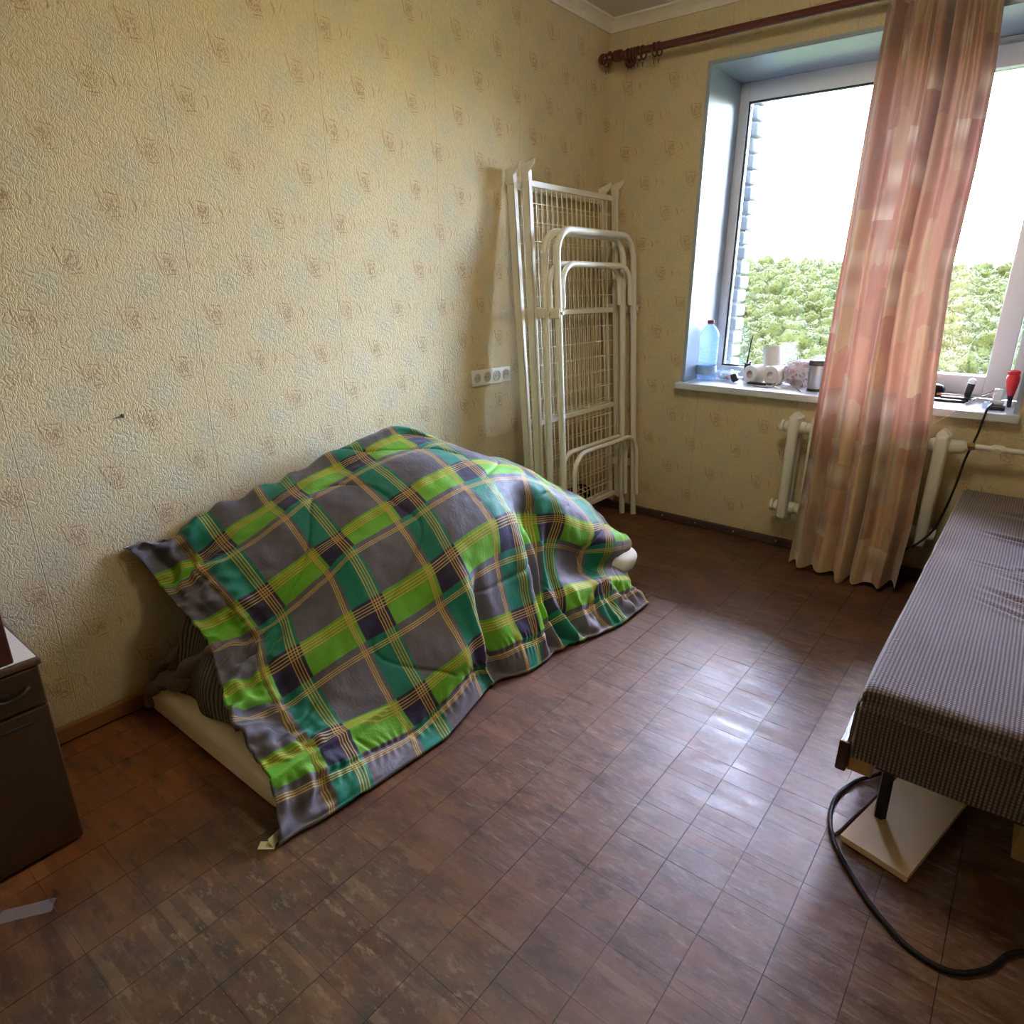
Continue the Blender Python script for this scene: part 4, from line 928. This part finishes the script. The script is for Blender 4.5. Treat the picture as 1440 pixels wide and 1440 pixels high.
# ================================================================ CABINET
cb = thing('bedside_cabinet', 'low dark wood cabinet with drawer and door against the left wall', 'cabinet', (.22, -3.25, 0))
MB().rbox(.004, .430, -3.50, -3.004, .0, .486, .003, 1).obj('body', M_cab, cb)
MB().rbox(.002, .446, -3.505, -3.000, .486, .502, .004, 2).obj('top_panel', M_cab2, cb)
MB().rbox(.006, .436, -3.500, -3.006, .502, .5045, .001, 1).obj('white_top_sheet', M_lam, cb)
dr = MB().rbox(.430, .446, -3.497, -3.008, .392, .484, .003, 2).obj('drawer', M_cab, cb)
dp = smooth_path([(.449, -3.125, .452), (.458, -3.110, .447), (.462, -3.09, .436), (.462, -3.07, .434), (.458, -3.05, .440), (.449, -3.035, .446)], 5)
hm = MB().tube(dp, .0045, 8); hm.lathe([(.009, 0), (.011, .004), (.004, .006)], (.446, -3.08, .440), 12, Mx); hm.obj('handle', Mat('dark_bronze', .35, (.06, .045, .03), metal=.8).m, dr, smooth=True)
do = MB().rbox(.430, .446, -3.497, -3.008, .012, .386, .003, 2).obj('door', M_cab, cb)
MB().rbox(.446, .4475, -3.47, -3.045, .355, .360, .0005, 1).obj('groove_strip', M_black, do)
tag(MB().rbox(.06, .436, -3.46, -3.045, .505, .86, .004, 2).obj('wooden_box', M_redwood), 'dark red-brown wooden box standing on the low dark cabinet', 'box')
# litter on the floor near the cabinet
bm = bmesh.new(); bmesh.ops.create_grid(bm, x_segments=10, y_segments=6, size=1)
for q in bm.verts: q.co = Vector((q.co.x*.050, q.co.y*.018, .003+.004*abs(noise.noise(q.co*2.0)))); 
me = bpy.data.meshes.new('plastic_scrap'); bm.to_mesh(me); bm.free(); me.materials.append(cloudy('film', (.75, .72, .72), .22))
o = bpy.data.objects.new('plastic_scrap', me); o.location = (.570, -3.165, .001); o.rotation_euler = (0, 0, 1.0); C.objects.link(o); q = o.modifiers.new('t', 'SOLIDIFY'); q.thickness = .0006
tag(o, 'scrap of clear film lying on the parquet in front of the cabinet', 'scrap')

# ================================================================ OUTSIDE: WOODED SLOPE BELOW THE WINDOW
def leafmat():
    m = Mat('sunlit_foliage', .75, spec=.15); x, y, z = m.xyz('pos')
    a = m.noise(m.vec(x, y, z), .09, 3); b2 = m.noise(m.vec(x, y, z), 1.6, 5, .75); c3 = m.noise(m.vec(x, y, z), 5.0, 3, .7)
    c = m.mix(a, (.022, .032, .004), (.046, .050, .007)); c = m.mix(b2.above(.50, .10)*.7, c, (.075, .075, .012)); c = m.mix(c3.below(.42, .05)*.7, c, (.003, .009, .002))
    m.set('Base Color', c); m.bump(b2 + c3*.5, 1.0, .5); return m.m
M_leaf = leafmat()
rf = random.Random(8); proto = []
for k in range(5):
    bm = bmesh.new(); bmesh.ops.create_icosphere(bm, subdivisions=3, radius=1)
    for q in bm.verts:
        p0 = q.co.copy(); q.co = p0*(.86 + .40*noise.noise(p0*1.6+Vector((k*7, 0, 0))) + .28*noise.noise(p0*4.2+Vector((0, k*5, 0))) + .10*noise.noise(p0*9))
    proto.append((np.array([q.co[:] for q in bm.verts]), np.array([[v.index for v in f.verts] for f in bm.faces]))); bm.free()
def ground(x, y): 
    d = y; return -17 + 22.5*sst(70, 330, d)**.85 + 1.2*math.sin(x*.05+y*.02)
VV, FF = [], []; off = 0
d = 62.0
while d < 330:
    n = 0; xw = d*.62
    step = 2.5 + (d-62)*.022
    x = 2 - xw
    while x < 2 + d*.18:
        s = rf.uniform(1.5, 3.0)*(1+.002*d); px_, py_ = x+rf.uniform(-1.5, 1.5), d+rf.uniform(-2, 2)
        v0, f0 = proto[rf.randrange(5)]; an = rf.uniform(0, 6.28); ca, sa = math.cos(an), math.sin(an)
        v = v0.copy(); v = np.stack([v[:, 0]*ca-v[:, 1]*sa, v[:, 0]*sa+v[:, 1]*ca, v[:, 2]*rf.uniform(.8, 1.25)], 1)*s + np.array([px_, py_, ground(px_, py_)+rf.uniform(-1.4, 1.4)])
        VV.append(v); FF.append(f0+off); off += len(v); x += step
        # leaf sprays standing off the crown
        nl = int(1500*min(1, (90/d)**1.2)); ii = np.random.RandomState(int(off) % 99991).randint(0, len(v), nl); R_ = np.random.RandomState(int(off) % 9973)
        c0 = v[ii] + R_.normal(0, .26, (nl, 3)); sz = .12*(1+d*.006); A1 = R_.normal(0, 1, (nl, 3)); A1 /= np.linalg.norm(A1, axis=1)[:, None]; A2 = R_.normal(0, 1, (nl, 3)); A2 /= np.linalg.norm(A2, axis=1)[:, None]
        tri = np.stack([c0 - A1*sz, c0 + A1*sz, c0 + A2*sz*1.6], 1).reshape(-1, 3); VV.append(tri); FF.append(np.arange(nl*3).reshape(-1, 3)+off); off += nl*3
    d += step*.9
V_ = np.vstack(VV); F_ = np.vstack(FF); me = bpy.data.meshes.new('forest'); me.vertices.add(len(V_)); me.vertices.foreach_set('co', V_.ravel())
me.loops.add(len(F_)*3); me.loops.foreach_set('vertex_index', F_.ravel()); me.polygons.add(len(F_)); me.polygons.foreach_set('loop_start', np.arange(len(F_))*3); me.polygons.foreach_set('loop_total', np.full(len(F_), 3))
me.update(calc_edges=True); me.materials.append(M_leaf)
fo = bpy.data.objects.new('forest_canopy', me); C.objects.link(fo); tag(fo, 'sunlit green tree canopy seen far below through the window', 'trees'); fo['kind'] = 'stuff'; print('forest tris', len(F_))
gm = MB(); gm.grid(lambda u, v: Vector((-320+560*u, 8+420*v, (-19 if 8+420*v < 62 else ground(-320+560*u, 8+420*v)-2.5))), 30, 40)
gm.obj('ground', plain('shaded_ground', (.10, .13, .04), .95, .2, .1), kind='structure')

# ================================================================ ADDED FILL LIGHT (unseen, no such lamp known; lifts the shadows in the room)
la = thing('fill_lamp', 'added round fill light under the ceiling, out of view, lifting the shadows', 'lamp', (1.45, -1.75, 2.5))
ml = Mat('fill_glow', .4, (.9, .88, .8)); ml.set('Emission Color', (1.0, .86, .66)); ml.set('Emission Strength', FILL_LAMP); M_fill = ml.m
MB().lathe([(.02, -.20), (.09, -.19), (.16, -.15), (.19, -.09), (.17, -.04), (.10, -.02)], (1.45, -1.75, 2.5), 28).obj('fill_globe', M_fill, la, smooth='all')
MB().lathe([(.12, -.022), (.12, 0)], (1.45, -1.75, 2.5), 28).obj('fill_base', M_whitep, la)
